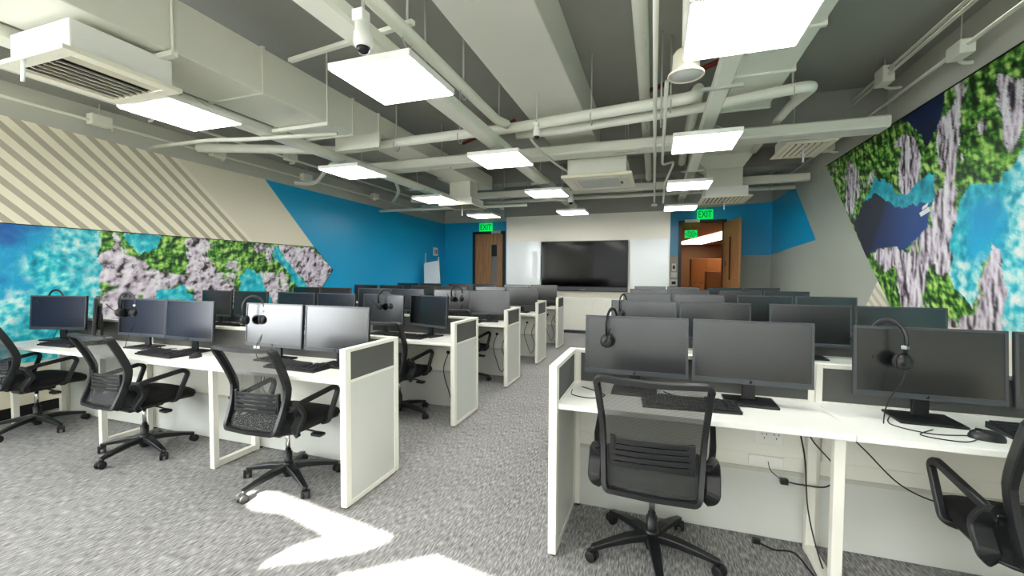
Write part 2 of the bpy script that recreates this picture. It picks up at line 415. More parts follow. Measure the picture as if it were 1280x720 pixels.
Rrk=[[(6.18,1.7),(5.96,1.80),(5.77,1.63),(5.65,1.82),(5.38,1.65),(5.21,1.83),(5.0,1.83),(4.77,1.78),(4.68,1.61),(4.74,1.37),(4.98,1.48),(5.15,1.05),(5.4,1.0),(5.6,1.49),(5.84,1.41),(6.1,1.6)],
[(4.98,2.18),(4.98,2.75),(4.69,2.85),(4.63,2.68),(4.69,2.19),(4.72,1.85),(4.82,1.78),(5.04,1.9)],[(6.9,2.92),(6.6,2.7),(6.45,2.4),(6.72,2.1),(6.95,2.3)],[(5.72,2.84),(5.38,2.8),(5.23,2.5),(5.35,2.17),(5.52,2.2),(5.67,2.52)],
[(4.30,2.9),(4.16,2.9),(4.01,2.69),(4.0,2.37),(4.11,2.32),(4.2,2.6)],[(4.6,1.1),(4.33,1.1),(4.33,.9),(4.9,.9)],Rsp]
def paintR(y,z):
    p=warp(y,z,.045); lag=soft(p,Rl,.02); up=soft(p,Rup,.02); le=soft(p,Rle,.02); sp=soft(p,Rsp,.02); pool=soft(p,Rpool,.02)
    if up>.5: return lerp(q(8,26,62),q(14,44,92),sst(-.5,.5,fb(y,z,2,2,1.)))+(1,)
    if le>.5 and not (pool>.5): return grad(.32+.45*fb(y,z,9,5,4.),G_TURQ)+(1,)
    if lag>.5:
        c=lerp(q(14,74,146),q(10,44,98),sst(5.2,6.0,y)); c=lerp(c,q(26,32,56),sst(.0,.12,(y-5.95)+(z-1.9)*.6))
        return c+(1,)
    if pool>.5 and sp<.5:
        d=0
        for a,b in ((0,0),(.1,0),(-.1,0),(0,.1),(0,-.1),(.07,.07),(-.07,-.07)): d+=inside((p[0]+a,p[1]+b),Rdeep2)
        d=sst(0,1,d/7)
        f=max(sst(4.16,3.98,y+.1*fb(y,z,4,3,2.)),sst(1.6,1.42,z+.06*fb(y,z,5,3,2.)))
        w=lerp(grad(.45+.5*fb(y,z,12,6,4.),G_TURQ),grad(.5+.8*fb(y,z,12,6,4.),G_FOAM),f)
        return lerp(w,lerp(q(0,168,226),q(0,196,240),sst(-.4,.4,fb(y,z,1.5,2,3.))),d*(1-.8*f))+(1,)
    rk=max(soft(p,g,.05) for g in Rrk)
    c=land(y,z,rk,.32,11.)
    
    return c+(1,)
mural('photo_mural',wr,XR,-.003,.93,3.015,1.0,lambda z: 6.19+(z-1.51)*.98 if z>1.51 else 6.19-(1.51-z)*1.10,paintR,M['muralR'],st=.014)
mb=MB(); mb.sweep([(XR-.004,1,3.018),(XR-.004,7.67,3.018)],.012,.012,round_=False); o=mb.build('mural_edge',M['dark'],wr); o['kind']='structure'
# small tour boat printed in the lagoon
def boat():
    mb=MB(); x=XR-.005
    mb.add([(x,5.05,2.02),(x,5.2,1.98),(x,5.17,1.94),(x,5.02,1.975)],[(0,1,2,3)])
    mb.add([(x,5.06,2.06),(x,5.15,2.035),(x,5.16,2.0),(x,5.07,2.02)],[(0,1,2,3)])
    o=mb.build('mural_boat',M['paper'],wr); o['kind']='structure'
boat()

# far wall paint
def skinY(name,parent,y,poly,m):
    n=len(poly); mb=MB().add([(x,y,z) for x,z in poly],[tuple(range(n))]); o=mb.build(name,m,parent); o['kind']='structure'
y=YB-.002
for a,b in ((XL,DL[0]),): skinY('blue_paint',wb,y,[(a,.1),(b,.1),(b,2.76),(a,2.76)],M['blue'])
skinY('blue_paint',wb,y,[(DL[0],DL[2]),(-3.5,DL[2]),(-3.5,2.76),(DL[0],2.76)],M['blue'])
skinY('blue_paint',wb,y,[(DL[1],.1),(-3.5,.1),(-3.5,DL[2]),(DL[1],DL[2])],M['blue'])
skinY('blue_paint',wb,y,[(.28,1.8),(DR[0],1.8),(DR[0],2.9),(.28,2.9)],M['blue'])
skinY('blue_paint',wb,y,[(DR[0],DR[2]),(DR[1],DR[2]),(DR[1],2.93),(DR[0],2.9)],M['blue'])
skinY('blue_paint',wb,y,[(DR[1],1.8),(XR,1.8),(XR,2.98),(DR[1],2.93)],M['blue'])
skinY('grey_paint',wb,y,[(.28,.1),(DR[0],.1),(DR[0],1.8),(.28,1.8)],M['grey'])
skinY('grey_paint',wb,y,[(DR[1],.1),(XR,.1),(XR,1.8),(DR[1],1.8)],M['grey'])
struct('baseboard_left',MB().box(XL,XL+.012,YF,YB,0,.1),M['dark'])
struct('baseboard_right',MB().box(XR-.012,XR,YF,YB,0,.1),M['dark'])
struct('baseboard_back',MB().box(XL+.012,DL[0],YB-.012,YB,0,.1).box(DR[1],XR-.012,YB-.012,YB,0,.1),M['dark'])

# ---- windows (behind the photographer)
def win_left():
    y0,y1,z0,z1=WL; mb=MB(); x0,x1=XL-.09,XL-.02
    for a,b in ((y0,y0+.05),(y1-.05,y1),((y0+y1)/2-.025,(y0+y1)/2+.025)): mb.box(x0,x1,a,b,z0,z1)
    mb.box(x0,x1,y0,y1,z0,z0+.05); mb.box(x0,x1,y0,y1,z1-.05,z1)
    w=struct('window_1',mb,M['whitep'])
    struct('window_sill',MB().box(XL-.02,XL+.06,y0-.05,y1+.05,z0-.03,z0),M['whitep'],w)
win_left()
# film added over the unseen rear window, holes shaped to cast the sun patches
SD=Vector((-.20,.86,-.47)).normalized()     # direction sunlight travels
def on_sun_mask(x,y):      # floor point -> point on the film plane, back along the sunbeam
    t=(y-(YF-.05))/SD.y; return (x-SD.x*t, -SD.z*t)
chev=[(-2.44,1.92),(-2.22,1.98),(-1.81,1.92),(-1.27,1.84),(-1.38,1.70),(-1.74,1.46),(-1.69,1.63),(-1.56,1.75),(-1.98,1.85),(-2.2,1.82)]
chev2=[(-1.36,1.50),(-.99,1.78),(-.66,1.72),(-.3,1.40),(-.5,1.15),(-.9,1.3)]
chev3=[(-5.2,1.15),(-4.1,1.62),(-3.2,1.5),(-2.5,1.3),(-3.1,1.05),(-4.0,1.0)]
def sun_mask():
    holes=[[on_sun_mask(*p) for p in c] for c in (chev,chev2)]
    bm=bmesh.new(); y=YF-.05; es=[]
    for loop in [[(W2[0],W2[2]),(W2[1],W2[2]),(W2[1],W2[3]),(W2[0],W2[3])]]+holes:
        vs=[bm.verts.new((x,y,z)) for x,z in loop]
        for i in range(len(vs)): es.append(bm.edges.new((vs[i-1],vs[i])))
    bmesh.ops.triangle_fill(bm,use_beauty=True,use_dissolve=False,edges=es)
    for f in list(bm.faces):      # drop the faces inside the cut-outs
        c=f.calc_center_median()
        if any(inside((c.x,c.z),h) for h in holes): bm.faces.remove(f)
    me=bpy.data.meshes.new('window_sun_mask'); bm.to_mesh(me); bm.free(); me.materials.append(M['sun_mask'])
    mb=MB(); x0,x1,z0,z1=W2
    mb.box(x0,x0+.05,YF-.09,YF-.01,z0,z1); mb.box(x1-.05,x1,YF-.09,YF-.01,z0,z1); mb.box(x0,x1,YF-.09,YF-.01,z0,z0+.05); mb.box(x0,x1,YF-.09,YF-.01,z1-.05,z1)
    w=struct('window_2',mb,M['whitep'])
    o=bpy.data.objects.new('window_sun_mask',me); COL.objects.link(o); o.parent=w; o['kind']='structure'
sun_mask()

# ---- doors
def door_left():
    x0,x1,zt=DL; mb=MB(); y0=YB-.03
    mb.box(x0-.02,x0+.05,y0,YB+.1,0,zt+.0); mb.box(x1-.05,x1+.02,y0,YB+.1,0,zt); mb.box(x0-.02,x1+.02,y0,YB+.1,zt-.05,zt+.02)
    fr=struct('door_1',mb,M['doorframe'])
    mb=MB(); a=x0+.05; b=x1-.05
    lx0,lx1=-4.26,-4.1
    mb.box(a,lx0,YB,YB+.045,.01,zt-.05); mb.box(lx1,b,YB,YB+.045,.01,zt-.05); mb.box(lx0,lx1,YB,YB+.045,2.14,zt-.05); mb.box(lx0,lx1,YB,YB+.045,.01,1.1)
    struct('door_leaf',mb,M['wood'],fr)
    struct('glass_strip',MB().box(lx0,lx1,YB+.015,YB+.03,1.83,2.14),M['blueg'],fr)
    struct('frosted_strip',MB().box(lx0,lx1,YB+.015,YB+.03,1.1,1.83),M['frosty'],fr)
    struct('door_handle',MB().sweep(bend([(b-.08,YB,1.05),(b-.08,YB-.06,1.05),(b-.2,YB-.06,1.05)],.02),.02),M['chrome'],fr)
    struct('door_closer',MB().box(-4.25,-3.98,YB-.055,YB-.001,2.44,2.52,bev=.005),M['silver'],fr)
door_left()
def door_right():
    x0,x1,zt=DR; mb=MB(); y0=YB-.03
    mb.box(x0-.05,x0+.02,y0,YB+.13,0,zt+.03); mb.box(x1-.02,x1+.05,y0,YB+.13,0,zt+.03); mb.box(x0-.05,x1+.05,y0,YB+.13,zt,zt+.06)
    fr=struct('door_2',mb,M['doorframe'])
    a=math.radians(-79); mx=Matrix.Translation((1.47,YB-.04,0))@Matrix.Rotation(a,4,'Z')
    # leaf swings into the room; local x runs from hinge to free edge
    mb=MB(); w=.9
    mb.box(0,w*.35,-.022,.022,.01,zt-.02,mx=mx); mb.box(w*.5,w,-.022,.022,.01,zt-.02,mx=mx)
    mb.box(w*.35,w*.5,-.022,.022,2.2,zt-.02,mx=mx); mb.box(w*.35,w*.5,-.022,.022,.01,1.25,mx=mx)
    struct('door_leaf',mb,M['wood'],fr)
    struct('glass_strip',MB().box(w*.35,w*.5,-.008,.008,1.25,2.2,mx=mx),M['blueg'],fr)
    struct('door_handle',MB().sweep([tuple(mx@Vector(p)) for p in bend([(w-.08,-.02,1.05),(w-.08,-.07,1.05),(w-.2,-.07,1.05)],.02)],.02),M['chrome'],fr)
    struct('lock_plate',MB().box(.1,.19,-.03,-.022,1.55,1.66,mx=mx),M['bezel'],fr)
    struct('door_closer',MB().box(x0+.08,x0+.4,YB-.07,YB-.031,zt+.0,zt+.07,bev=.005),M['whitep'],fr)
door_right()
# corridor seen through the open door
mb=MB(); y0=YB+.12; y1=16
mb.box(-1.2,-1.1,y0,19.5,0,2.6); w=struct('wall_corridor',mb,M['corwall'])
Y2=19.5
struct('wall_corridor_end',MB().box(-1.2,4.2,Y2,Y2+.1,0,2.6),M['corwall'])
struct('wall_corridor_side',MB().box(3.0,3.1,y0,Y2,0,2.6),M['wood2'])
struct('wall_corridor_front',MB().box(-1.1,DR[0]-.05,y0,y0+.02,0,2.6).box(DR[1]+.05,3.0,y0,y0+.02,0,2.6),M['corwall'])
struct('floor_corridor',MB().box(-1.2,3.1,y0,Y2,-.1,0),M['corwall'])
struct('ceiling_corridor',MB().box(-1.2,3.1,y0,Y2,2.6,2.7),M['corceil'])
cv=MB().prism([(1.9,13.0),(2.75,13.0),(1.75,18.8),(.6,18.8)],2.575,2.592)
struct('ceiling_corridor_cove',cv,M['warm'])
for k,(a,b,c,d,e) in enumerate(((1.05,1.95,14.6,15.2,1.85),(1.4,2.2,13.6,14.1,1.45))):
    mb=MB(); mb.box(a,b,c,d,0,e,bev=.01)
    cab=thing('wooden_cabinet',('tall orange wood cabinet in the corridor beyond the open door','lower orange wood cabinet in front of the tall one beyond the open door')[k],'cabinet',((a+b)/2,(c+d)/2,0))
    mb=MB(); mb.box(a-(a+b)/2,b-(a+b)/2,c-(c+d)/2,d-(c+d)/2,.0,e,bev=.01); mb.build('body',M['wood2'],cab)
    wd=(b-a)/2-.02
    for q in (-1,1):
        mb=MB(); x=q*(wd/2+.005); mb.box(x-wd/2,x+wd/2,c-(c+d)/2-.02,c-(c+d)/2,.1,e*.58,bev=.004); mb.build('door',M['card'],cab)
        mb=MB(); mb.box(x-wd/2,x+wd/2,c-(c+d)/2-.02,c-(c+d)/2,e*.6,e-.04,bev=.004); mb.build('door',M['card'],cab)
struct('door_3',MB().box(2.96,3.0,12.2,13.1,0,2.3).box(2.94,3.0,12.15,12.2,0,2.35).box(2.94,3.0,13.1,13.15,0,2.35),M['doorframe'])
struct('door_4',MB().box(2.96,3.0,13.8,14.6,0,2.3),M['corceil'])

# ------------------------------------------------------------------ text helper
def text_mesh(s,size,name,m,parent,mx,ext=.003,hh=.1):
    cu=bpy.data.curves.new(name,'FONT'); cu.body=s; cu.size=size; cu.align_x='CENTER'; cu.align_y='CENTER'; cu.extrude=ext; cu.space_character=1.0
    to=bpy.data.objects.new('tmp',cu); COL.objects.link(to); dg=bpy.context.evaluated_depsgraph_get()
    me=bpy.data.meshes.new_from_object(to.evaluated_get(dg)); bpy.data.objects.remove(to); bpy.data.curves.remove(cu)
    me.name=name; me.materials.clear(); me.materials.append(m)
    xs=[v.co.x for v in me.vertices]; ys=[v.co.y for v in me.vertices]; cx=(min(xs)+max(xs))/2; cy=(min(ys)+max(ys))/2
    me.transform(Matrix.Diagonal((size/(max(xs)-min(xs)),hh/(max(ys)-min(ys)),1,1))@Matrix.Translation((-cx,-cy,0))); me.transform(mx)
    o=bpy.data.objects.new(name,me); COL.objects.link(o); o.parent=parent; return o
def exit_sign(loc,w,h,label,mirror=False,body='EXIT',chev=False):
    t=thing('exit_sign',label,'exit sign',loc)
    MB().box(-w/2,w/2,-.02,.02,0,h,bev=.006).build('sign_panel',M['exitg'],t,'glowing green panel')
    mx=Matrix.Translation((0,-.022,h*.5))@Matrix.Rotation(PI/2,4,'X')
    if mirror: mx=mx@Matrix.Scale(-1,4,(1,0,0))
    text_mesh(body,w*.82,'lettering',M['exitd'],t,mx,hh=h*.66)
    MB().box(-.01,.01,-.01,.01,h,h+.06).build('bracket',M['rod'],t)
    return t
exit_sign((-4.39,YB-.075,2.50),.38,.22,'green lit exit sign above the closed wooden door')
exit_sign((1.05,YB-.06,2.64),.34,.22,'green lit exit sign above the open doorway')
exit_sign((.84,11.9,2.30),.30,.20,'green exit sign with reversed lettering hanging in the corridor beyond the doorway',mirror=True,body='<EXIT>')

# ------------------------------------------------------------------ ceiling services
st=struct
st('beam',MB().box(-1.36,-.75,YF,5.9,3.08,ZS-.001,bev=.01),M['beam'])
st('trim_2',MB().box(XL,XR,8.2,8.6,3.2,ZS-.001),M['slab'])
st('trim_3',MB().box(XL,XR,5.9,6.2,3.17,ZS-.001),M['slab'])
st('trim_4',MB().box(XL,XL+.35,YF,YB,ZL+.32,ZS-.001),M['slab'])

def rods(mb,pts,z0,r=.009):
    for x,y in pts: mb.sweep([(x,y,z0),(x,y,ZS-.001)],r*2,n=6)
def run(name,label,cat,path,w,h,m,round_=False,hang=None,hz=None,closed=False,rodname='hanger_rod',extra=None):
    t=thing(name,label,cat,(0,0,0)); c=Vector(path[0]); 
    t.location=(c.x,c.y,c.z); off=-c
    P=[Vector(p)+off for p in path]
    MB().sweep(P,w,h,round_=round_,n=14,smooth=round_).build('body',m,t)
    for hx,hy in (hang or []):
        mb=MB(); mb.sweep([Vector((hx,hy,hz))+off,Vector((hx,hy,ZS-.002))+off],.016,n=6)
        if round_: mb.sweep([Vector((hx,hy,hz))+off+Vector((0,(w*.6)*math.sin(a),(w*.6)*math.cos(a)-w*.55)) for a in [2*PI*k/12 for k in range(12)]],.01,closed=True,n=4,up=(1,0,0))
        else: mb.box(hx+off.x-.14,hx+off.x+.14,hy+off.y-.015,hy+off.y+.015,hz+off.z-h-.02,hz+off.z-h)
        mb.build(rodname,M['rod'],t)
    return t
# cable trunking over the three lamp columns (depth direction)
run('cable_trunking','long white square trunking running above the middle column of lamps','trunking',[(-1.69,YF+.05,2.80),(-1.69,9.0,2.80)],.17,.1,M['pipe'],hang=[(-1.69,2.9),(-1.69,4.5),(-1.69,6.3),(-1.69,7.9)],hz=2.85)
run('cable_trunking','long white square trunking above the lamps beside the lagoon mural wall','trunking',[(.44,YF+.05,2.80),(.44,8.9,2.80)],.12,.09,M['pipe'],hang=[(.44,3.5),(.44,6.2),(.44,7.8)],hz=2.85)
run('cable_trunking','long white square trunking above the lamps beside the striped wall','trunking',[(-3.77,YF+.05,2.80),(-3.77,8.9,2.80)],.14,.09,M['pipe'],hang=[(-3.77,4.8),(-3.77,6.2),(-3.77,7.7)],hz=2.85)
# cross trunking
run('cable_trunking','wide white trunking crossing the room above the second row of lamps','trunking',[(-4.6,5.42,2.925),(2.2,5.42,2.925)],.3,.12,M['pipe'],hang=[(-2.9,5.42),(-.35,5.42),(1.4,5.42)],hz=2.98)
run('cable_trunking','white trunking crossing the room ahead of the far lamp row','trunking',[(-5.0,8.03,2.94),(2.3,8.03,2.94)],.13,.12,M['pipe'],hang=[(-2.9,8.03),(-.5,8.03)],hz=3.0)
run('conduit','slim white conduit crossing just before the whiteboard wall','conduit',[(-5.2,8.75,2.92),(2.3,8.75,2.92)],.07,.07,M['pipe'],True,hang=[(-2.6,8.75),(-.3,8.75),(1.9,8.75)],hz=2.94)
run('conduit','thin white conduit sloping toward the striped wall above the blue paint','conduit',[(XL+.002,7.8,2.70),(-2.4,7.95,2.70)],.06,.06,M['pipe'],True)
run('conduit','thin white conduit crossing under the large duct beyond the slotted air outlet','conduit',bend([(XL+.002,3.42,2.84),(-4.5,3.3,2.78),(-4.0,3.25,2.72),(-3.0,3.45,2.74)],.2),.04,.04,M['pipe'],True)
# big pipes
run('water_pipe','thick white pipe crossing the room and turning back with a rounded elbow','pipe',bend([(-5.3,3.7,2.88),(-4.75,4.0,2.9),(-3.78,4.46,2.92),(-2.67,4.37,2.92),(-1.48,4.33,2.92),(.3,4.07,2.92),(.34,4.22,3.06),(.34,7.0,3.07)],.12,8),.105,.105,M['pipe'],True,hang=[(-2.95,4.39),(-2.1,4.35),(-.62,4.2),(.1,4.1)],hz=2.94)
run('water_pipe','second thick white pipe crossing to the mural side with an angled drop','pipe',bend([(-1.5,4.56,2.915),(-1.02,4.55,2.915),(.33,4.34,2.915),(1.2,4.10,2.92),(1.24,4.95,3.06),(1.24,6.6,3.07)],.14,8),.09,.09,M['pipe'],True,hang=[(1.05,4.14)],hz=2.94)
run('water_pipe','white pipe running alongside the middle trunking to an elbow','pipe',bend([(-1.56,YF+.05,2.935),(-1.56,4.1,2.935),(-1.5,4.24,2.93)],.1,8),.09,.09,M['pipe'],True,hang=[(-1.56,2.45),(-1.56,3.3)],hz=2.94)
run('drain_pipe','fat white pipe running the room length beside the concrete beam','pipe',[(-.1,YF+.05,3.09),(-.15,8.1,3.09)],.1,.1,M['pipe'],True,hang=[(-.1,3.2),(-.12,5.0)],hz=3.1)
run('conduit','slim white conduit running the room length beside the drain pipe','conduit',[(.0,YF+.05,2.68),(-.05,8.3,2.70)],.03,.03,M['pipe'],True,hang=[(.02,4.0),(-.03,6.9)],hz=2.7)
run('conduit','slim white conduit bending down beside the ceiling cassette','conduit',bend([(.05,3.2,2.72),(.05,5.6,2.72),(.22,6.2,2.9),(.1,6.4,2.66),(.1,8.2,2.66)],.15),.03,.03,M['pipe'],True)
run('sprinkler_pipe','dark red pipe seen above the crossing pipes beside the bell speaker','pipe',[(-.1,4.9,3.36),(.9,4.2,3.38)],.05,.05,M['red'],True)
run('sprinkler_pipe','dark red pipe behind the large duct beyond the square lamp','pipe',[(-2.6,5.5,3.2),(-1.7,5.1,3.28)],.05,.05,M['red'],True)
run('brace_bar','pale diagonal bar spanning from the large duct to the middle trunking','brace',[(-2.85,2.75,3.1),(-1.5,2.42,2.98)],.04,.03,M['pipe'])
run('flex_conduit','looping grey flexible conduit above the blue wall','conduit',smoothpath([(XL+.03,5.5,2.84),(-5.3,5.6,2.85),(-4.6,5.3,3.05),(-4.2,5.9,3.05),(-4.4,6.6,2.86),(-5.2,7.6,2.84)],6),.06,.06,M['duct'],True)
run('flex_conduit','curly white cable drop beside the middle trunking beyond the second lamp row','conduit',smoothpath([(-1.45,4.7,3.1),(-1.42,4.9,2.95),(-1.3,5.4,2.83),(-1.2,5.9,2.8)],6),.03,.03,M['pipe'],True)
# wall conduits
def wallconduit(x,sgn,z,dz,label,boxes,n=1):
    t=thing('conduit',label,'conduit',(x,0,z))
    for k in range(n): MB().sweep([(0,YF+.05,k*.05),(0,9.6,k*.05+dz)],.03,n=8).build('tube',M['pipe'],t)
    for y in boxes:
        MB().box(-.05,.05,y-.09,y+.09,-.05,.06+.05*(n-1),bev=.01).build('junction_box',M['pipe'],t)
        MB().sweep(smoothpath([(0,y+.08,0),(sgn*.1,y+.16,-.03),(sgn*.22,y+.2,-.02)]),.03,n=6).build('stub',M['pipe'],t)
        MB().sweep([(0,y,.05),(0,y,ZS-z-.002)],.012,n=6).build('hanger_rod',M['rod'],t)
wallconduit(2.24,1,3.14,.03,'single conduit with round junction boxes low above the lagoon mural',[4.35,7.05])
wallconduit(2.1,1,3.3,.03,'pair of conduits with a junction box high above the lagoon mural',[5.2],2)
wallconduit(-5.5,-1,2.93,-.03,'conduit with junction boxes above the taupe striped wall',[2.85,4.1,5.6,7.4])
wallconduit(-5.1,-1,3.05,-.03,'upper conduit set out from the striped wall above the first conduit',[3.0,4.9])

# ducts
def duct_left():
    t=thing('air_duct','large rectangular grey air duct with flanged joints beside the striped wall','air duct',(-3.2,0,2.82))
    x0,x1,z1=-.42,.17,.36
    MB().box(x0,x1,YF+.1,3.75,0,z1,bev=.006).build('wide_section',M['duct'],t)
    # tapered section
    vs=[(x0,3.75,0),(x1,3.75,0),(x1,3.75,z1),(x0,3.75,z1),(x0+.1,4.15,.17),(x1+.0,4.15,.17),(x1+.0,4.15,z1),(x0+.1,4.15,z1)]
    MB().add(vs,[(0,1,5,4),(1,2,6,5),(2,3,7,6),(3,0,4,7),(0,3,2,1),(4,5,6,7)]).build('reducer',M['duct'],t)
    MB().box(x0+.1,x1,4.15,7.0,.17,z1,bev=.004).build('narrow_section',M['duct'],t)
    for y in (.9,2.65,3.72,4.16):
        MB().box(x0-.012,x1+.012,y-.012,y+.012,-.012,z1+.012).build('flange',M['duct'],t)
    for y in (1.95,3.32):
        mb=MB(); mb.box(x0-.05,x1+.05,y-.02,y+.02,-.045,-.013)
        for x in (x0-.03,x1+.03): mb.sweep([(x,y,-.04),(x,y,ZS-2.82-.002)],.016,n=6)
        mb.build('hanger',M['pipe'],t)
duct_left()
def duct_right():
    t=thing('air_duct','flat ribbed grey air duct above the trunking beside the bell speaker','air duct',(.80,0,3.0))
    MB().box(-.2,.2,1.6,4.75,0,.28,bev=.006).build('body',M['duct'],t)
    for y in (2.6,3.3,3.95,4.73): MB().box(-.22,.22,y-.015,y+.015,-.015,.29).build('flange',M['duct'],t)
duct_right()
def duct_center():
    t=thing('air_duct','short grey duct dropping to the air diffuser before the open doorway','air duct',(1.0,7.7,2.75))
    MB().box(-.26,.26,-.22,.22,0,.3,bev=.004).build('neck',M['duct'],t)
    vs=[(-.26,-.22,.3),(.26,-.22,.3),(.26,.22,.3),(-.26,.22,.3),(-.5,-.3,.5),(.4,-.3,.5),(.4,.3,.5),(-.5,.3,.5)]
    MB().add(vs,[(0,1,5,4),(1,2,6,5),(2,3,7,6),(3,0,4,7),(0,3,2,1),(4,5,6,7)]).build('hopper',M['duct'],t)
    MB().box(-.5,.4,-1.6,.3,.5,.748,bev=.004).build('plenum',M['duct'],t)
duct_center()
def duct_far():
    t=thing('air_duct','small grey duct neck dropping to the diffuser near the closed door','air duct',(-3.3,7.0,2.68))
    MB().box(-.2,.2,-.16,.16,0,.4,bev=.004).build('neck',M['duct'],t)
    MB().box(-.4,.2,-.25,.9,.35,.6,bev=.004).build('plenum',M['duct'],t)
duct_far()
def diffuser(loc,w,d,bh,label,strip=False):
    """supply air grille with a plenum box"""
    t=thing('air_diffuser',label,'air diffuser',loc)
    MB().box(-w*.42,w*.42,-d*.42,d*.42,.012,bh,bev=.004).build('plenum_box',M['whitep'],t)
    fr=MB(); e=.06
    fr.box(-w/2,w/2,-d/2,-d/2+e,-.006,.012); fr.box(-w/2,w/2,d/2-e,d/2,-.006,.012); fr.box(-w/2,-w/2+e,-d/2+e,d/2-e,-.006,.012); fr.box(w/2-e,w/2,-d/2+e,d/2-e,-.006,.012)
    fr.build('frame',M['creamp'],t)
    MB().box(-w/2+e,w/2-e,-d/2+e,d/2-e,.0085,.0115).build('backing',M['dark'],t)
    gr=MB(); k=max(5,int((d-2*e)/.055)); 
    n=max(6,int((w-2*e)/.06))
    for i in range(n):
        x=-w/2+e+(i+.5)*(w-2*e)/n
        mx=Matrix.Translation((x,0,0))@Matrix.Rotation(.7,4,'Y'); gr.box(-.021,.021,-d/2+e,d/2-e,-.002,.001,mx=mx)
    gr.build('grille',M['creamp'],t)
    MB().sweep([(0,-d*.1,0),(0,-d*.1,-.16)],.018,n=6).build('sensor_rod',M['paper'],t,'white rod hanging below')
    return t
def ac_left():
    """big four-way slot diffuser near the camera"""
    w,d=.66,.62; t=thing('air_diffuser','large ivory slotted air outlet box hanging over the striped wall side','air diffuser',(-3.40,1.745,2.60))
    MB().box(-w*.44,w*.44,-d*.42,d*.44,.015,.19,bev=.008).build('plenum_box',M['whitep'],t)
    MB().sweep([(-.2,.1,.185),(-.2,.1,.218)],.016,n=6).build('hanger_rod',M['rod'],t)
    MB().sweep([(.2,-.1,.185),(.2,-.1,.218)],.016,n=6).build('hanger_rod',M['rod'],t)
    fr=MB(); e=.075
    fr.box(-w/2,w/2,-d/2,-d/2+e,-.01,.016,bev=.003); fr.box(-w/2,w/2,d/2-e,d/2,-.01,.016,bev=.003); fr.box(-w/2,-w/2+e,-d/2+e,d/2-e,-.01,.016); fr.box(w/2-e,w/2,-d/2+e,d/2-e,-.01,.016)
    fr.build('frame',M['creamp'],t)
    MB().box(-w/2+e,w/2-e,-d/2+e,d/2-e,.006,.014).build('backing',M['dark'],t)
    gr=MB(); W=w/2-e; D=d/2-e
    for i in range(6):
        x=-W+.04+i*(2*W-.14)/6
        mx=Matrix.Translation((x,0,0))@Matrix.Rotation(.75,4,'Y'); gr.box(-.02,.02,-D+.0,D,-.002,.002,mx=mx)
    for i in range(4):
        x=W-.012-i*.026; mx=Matrix.Translation((x,0,0))@Matrix.Rotation(-.6,4,'Y'); gr.box(-.008,.008,-D,D,-.002,.002,mx=mx)
    gr.build('louvre',M['creamp'],t)
    MB().sweep([(-.06,-.3,-.01),(-.05,-.31,-.14)],.02,.006,n=6).build('tag_strip',M['paper'],t,'white strip hanging down')
ac_left()
diffuser((-3.3,7.0,2.56),.66,.62,.13,'small square white air diffuser on a duct before the closed door')
diffuser((1.03,7.75,2.585),.72,.78,.17,'white louvred air diffuser hanging before the open doorway')
diffuser((1.62,5.95,2.86),.5,.72,.16,'white slatted air grille close to the lagoon mural wall')
def cassette(loc,label,s=1):
    t=thing('air_conditioner',label,'air conditioner',loc); w=.92*s
    MB().box(-w*.42,w*.42,-w*.42,w*.42,.02,.24,bev=.01).build('casing',M['duct'],t)
    MB().box(-w/2,w/2,-w/2,w/2,-.025,.02,bev=.012).build('fascia',M['creamp'],t)
    MB().box(-w*.3,w*.3,-w*.3,w*.3,-.031,-.025,bev=.002).build('intake_grille',M['lower'],t)
    for k in range(4):
        mx=Matrix.Rotation(k*PI/2,4,'Z'); MB().box(-w*.34,w*.34,w*.36,w*.43,-.03,-.024,mx=mx,bev=.002).build('air_flap',M['lam'],t)
    MB().box(w*.31,w*.345,-.05,.08,-.031,-.024).build('display',M['blackp'],t)
    for a,b in ((-1,-1),(1,-1),(-1,1),(1,1)): MB().sweep([(a*w*.4,b*w*.4,.24),(a*w*.4,b*w*.4,ZS-loc[2]-.002)],.014,n=6).build('hanger_rod',M['rod'],t)
cassette((-.77,6.1,2.67),'square ceiling cassette air conditioner between the lamp columns')

# lamps
def lamp(x,y,label):
    t=thing('ceiling_lamp',label,'ceiling lamp',(x,y,2.6),0,'square panel lamps'); a=.285
    MB().box(-a,a,-a,a,.004,.045,bev=.004).build('housing',M['whitep'],t)
    MB().box(-a+.012,a-.012,-a+.012,a-.012,-.001,.004).build('diffuser',M['panel'],t)
    mb=MB()
    for p in ((-.2,-.2),(.2,-.2),(-.2,.2),(.2,.2)): mb.sweep([(p[0],p[1],.04),(p[0]*.35,p[1]*.2,.155)],.006,n=5)
    mb.box(-.05,.05,-.03,.03,.045,.075); mb.build('suspension',M['rod'],t)
    return t
first=None
rows=[(2.40,'nearest lamp row'),(4.4,'second lamp row'),(6.45,'third lamp row'),(8.6,'lamp row closest to the whiteboards')]
cols=[(-3.56,'on the striped wall side'),(-1.62,'in the middle column'),(.41,'on the lagoon mural side')]
for y,rn in rows:
    for x,cn in cols:
        l='square white panel lamp, '+rn+', '+cn
        yy=y+(.0 if x>-3 else -.02)
        if first is None: first=lamp(x,yy,l)
        else: dup(first,(x,yy,2.6),0,l)
for y,rn in ((.35,'row above the photographer'),(-1.6,'row behind the photographer')):
    for x,cn in cols: dup(first,(x,y,2.6),0,'square white panel lamp, '+rn+', '+cn)

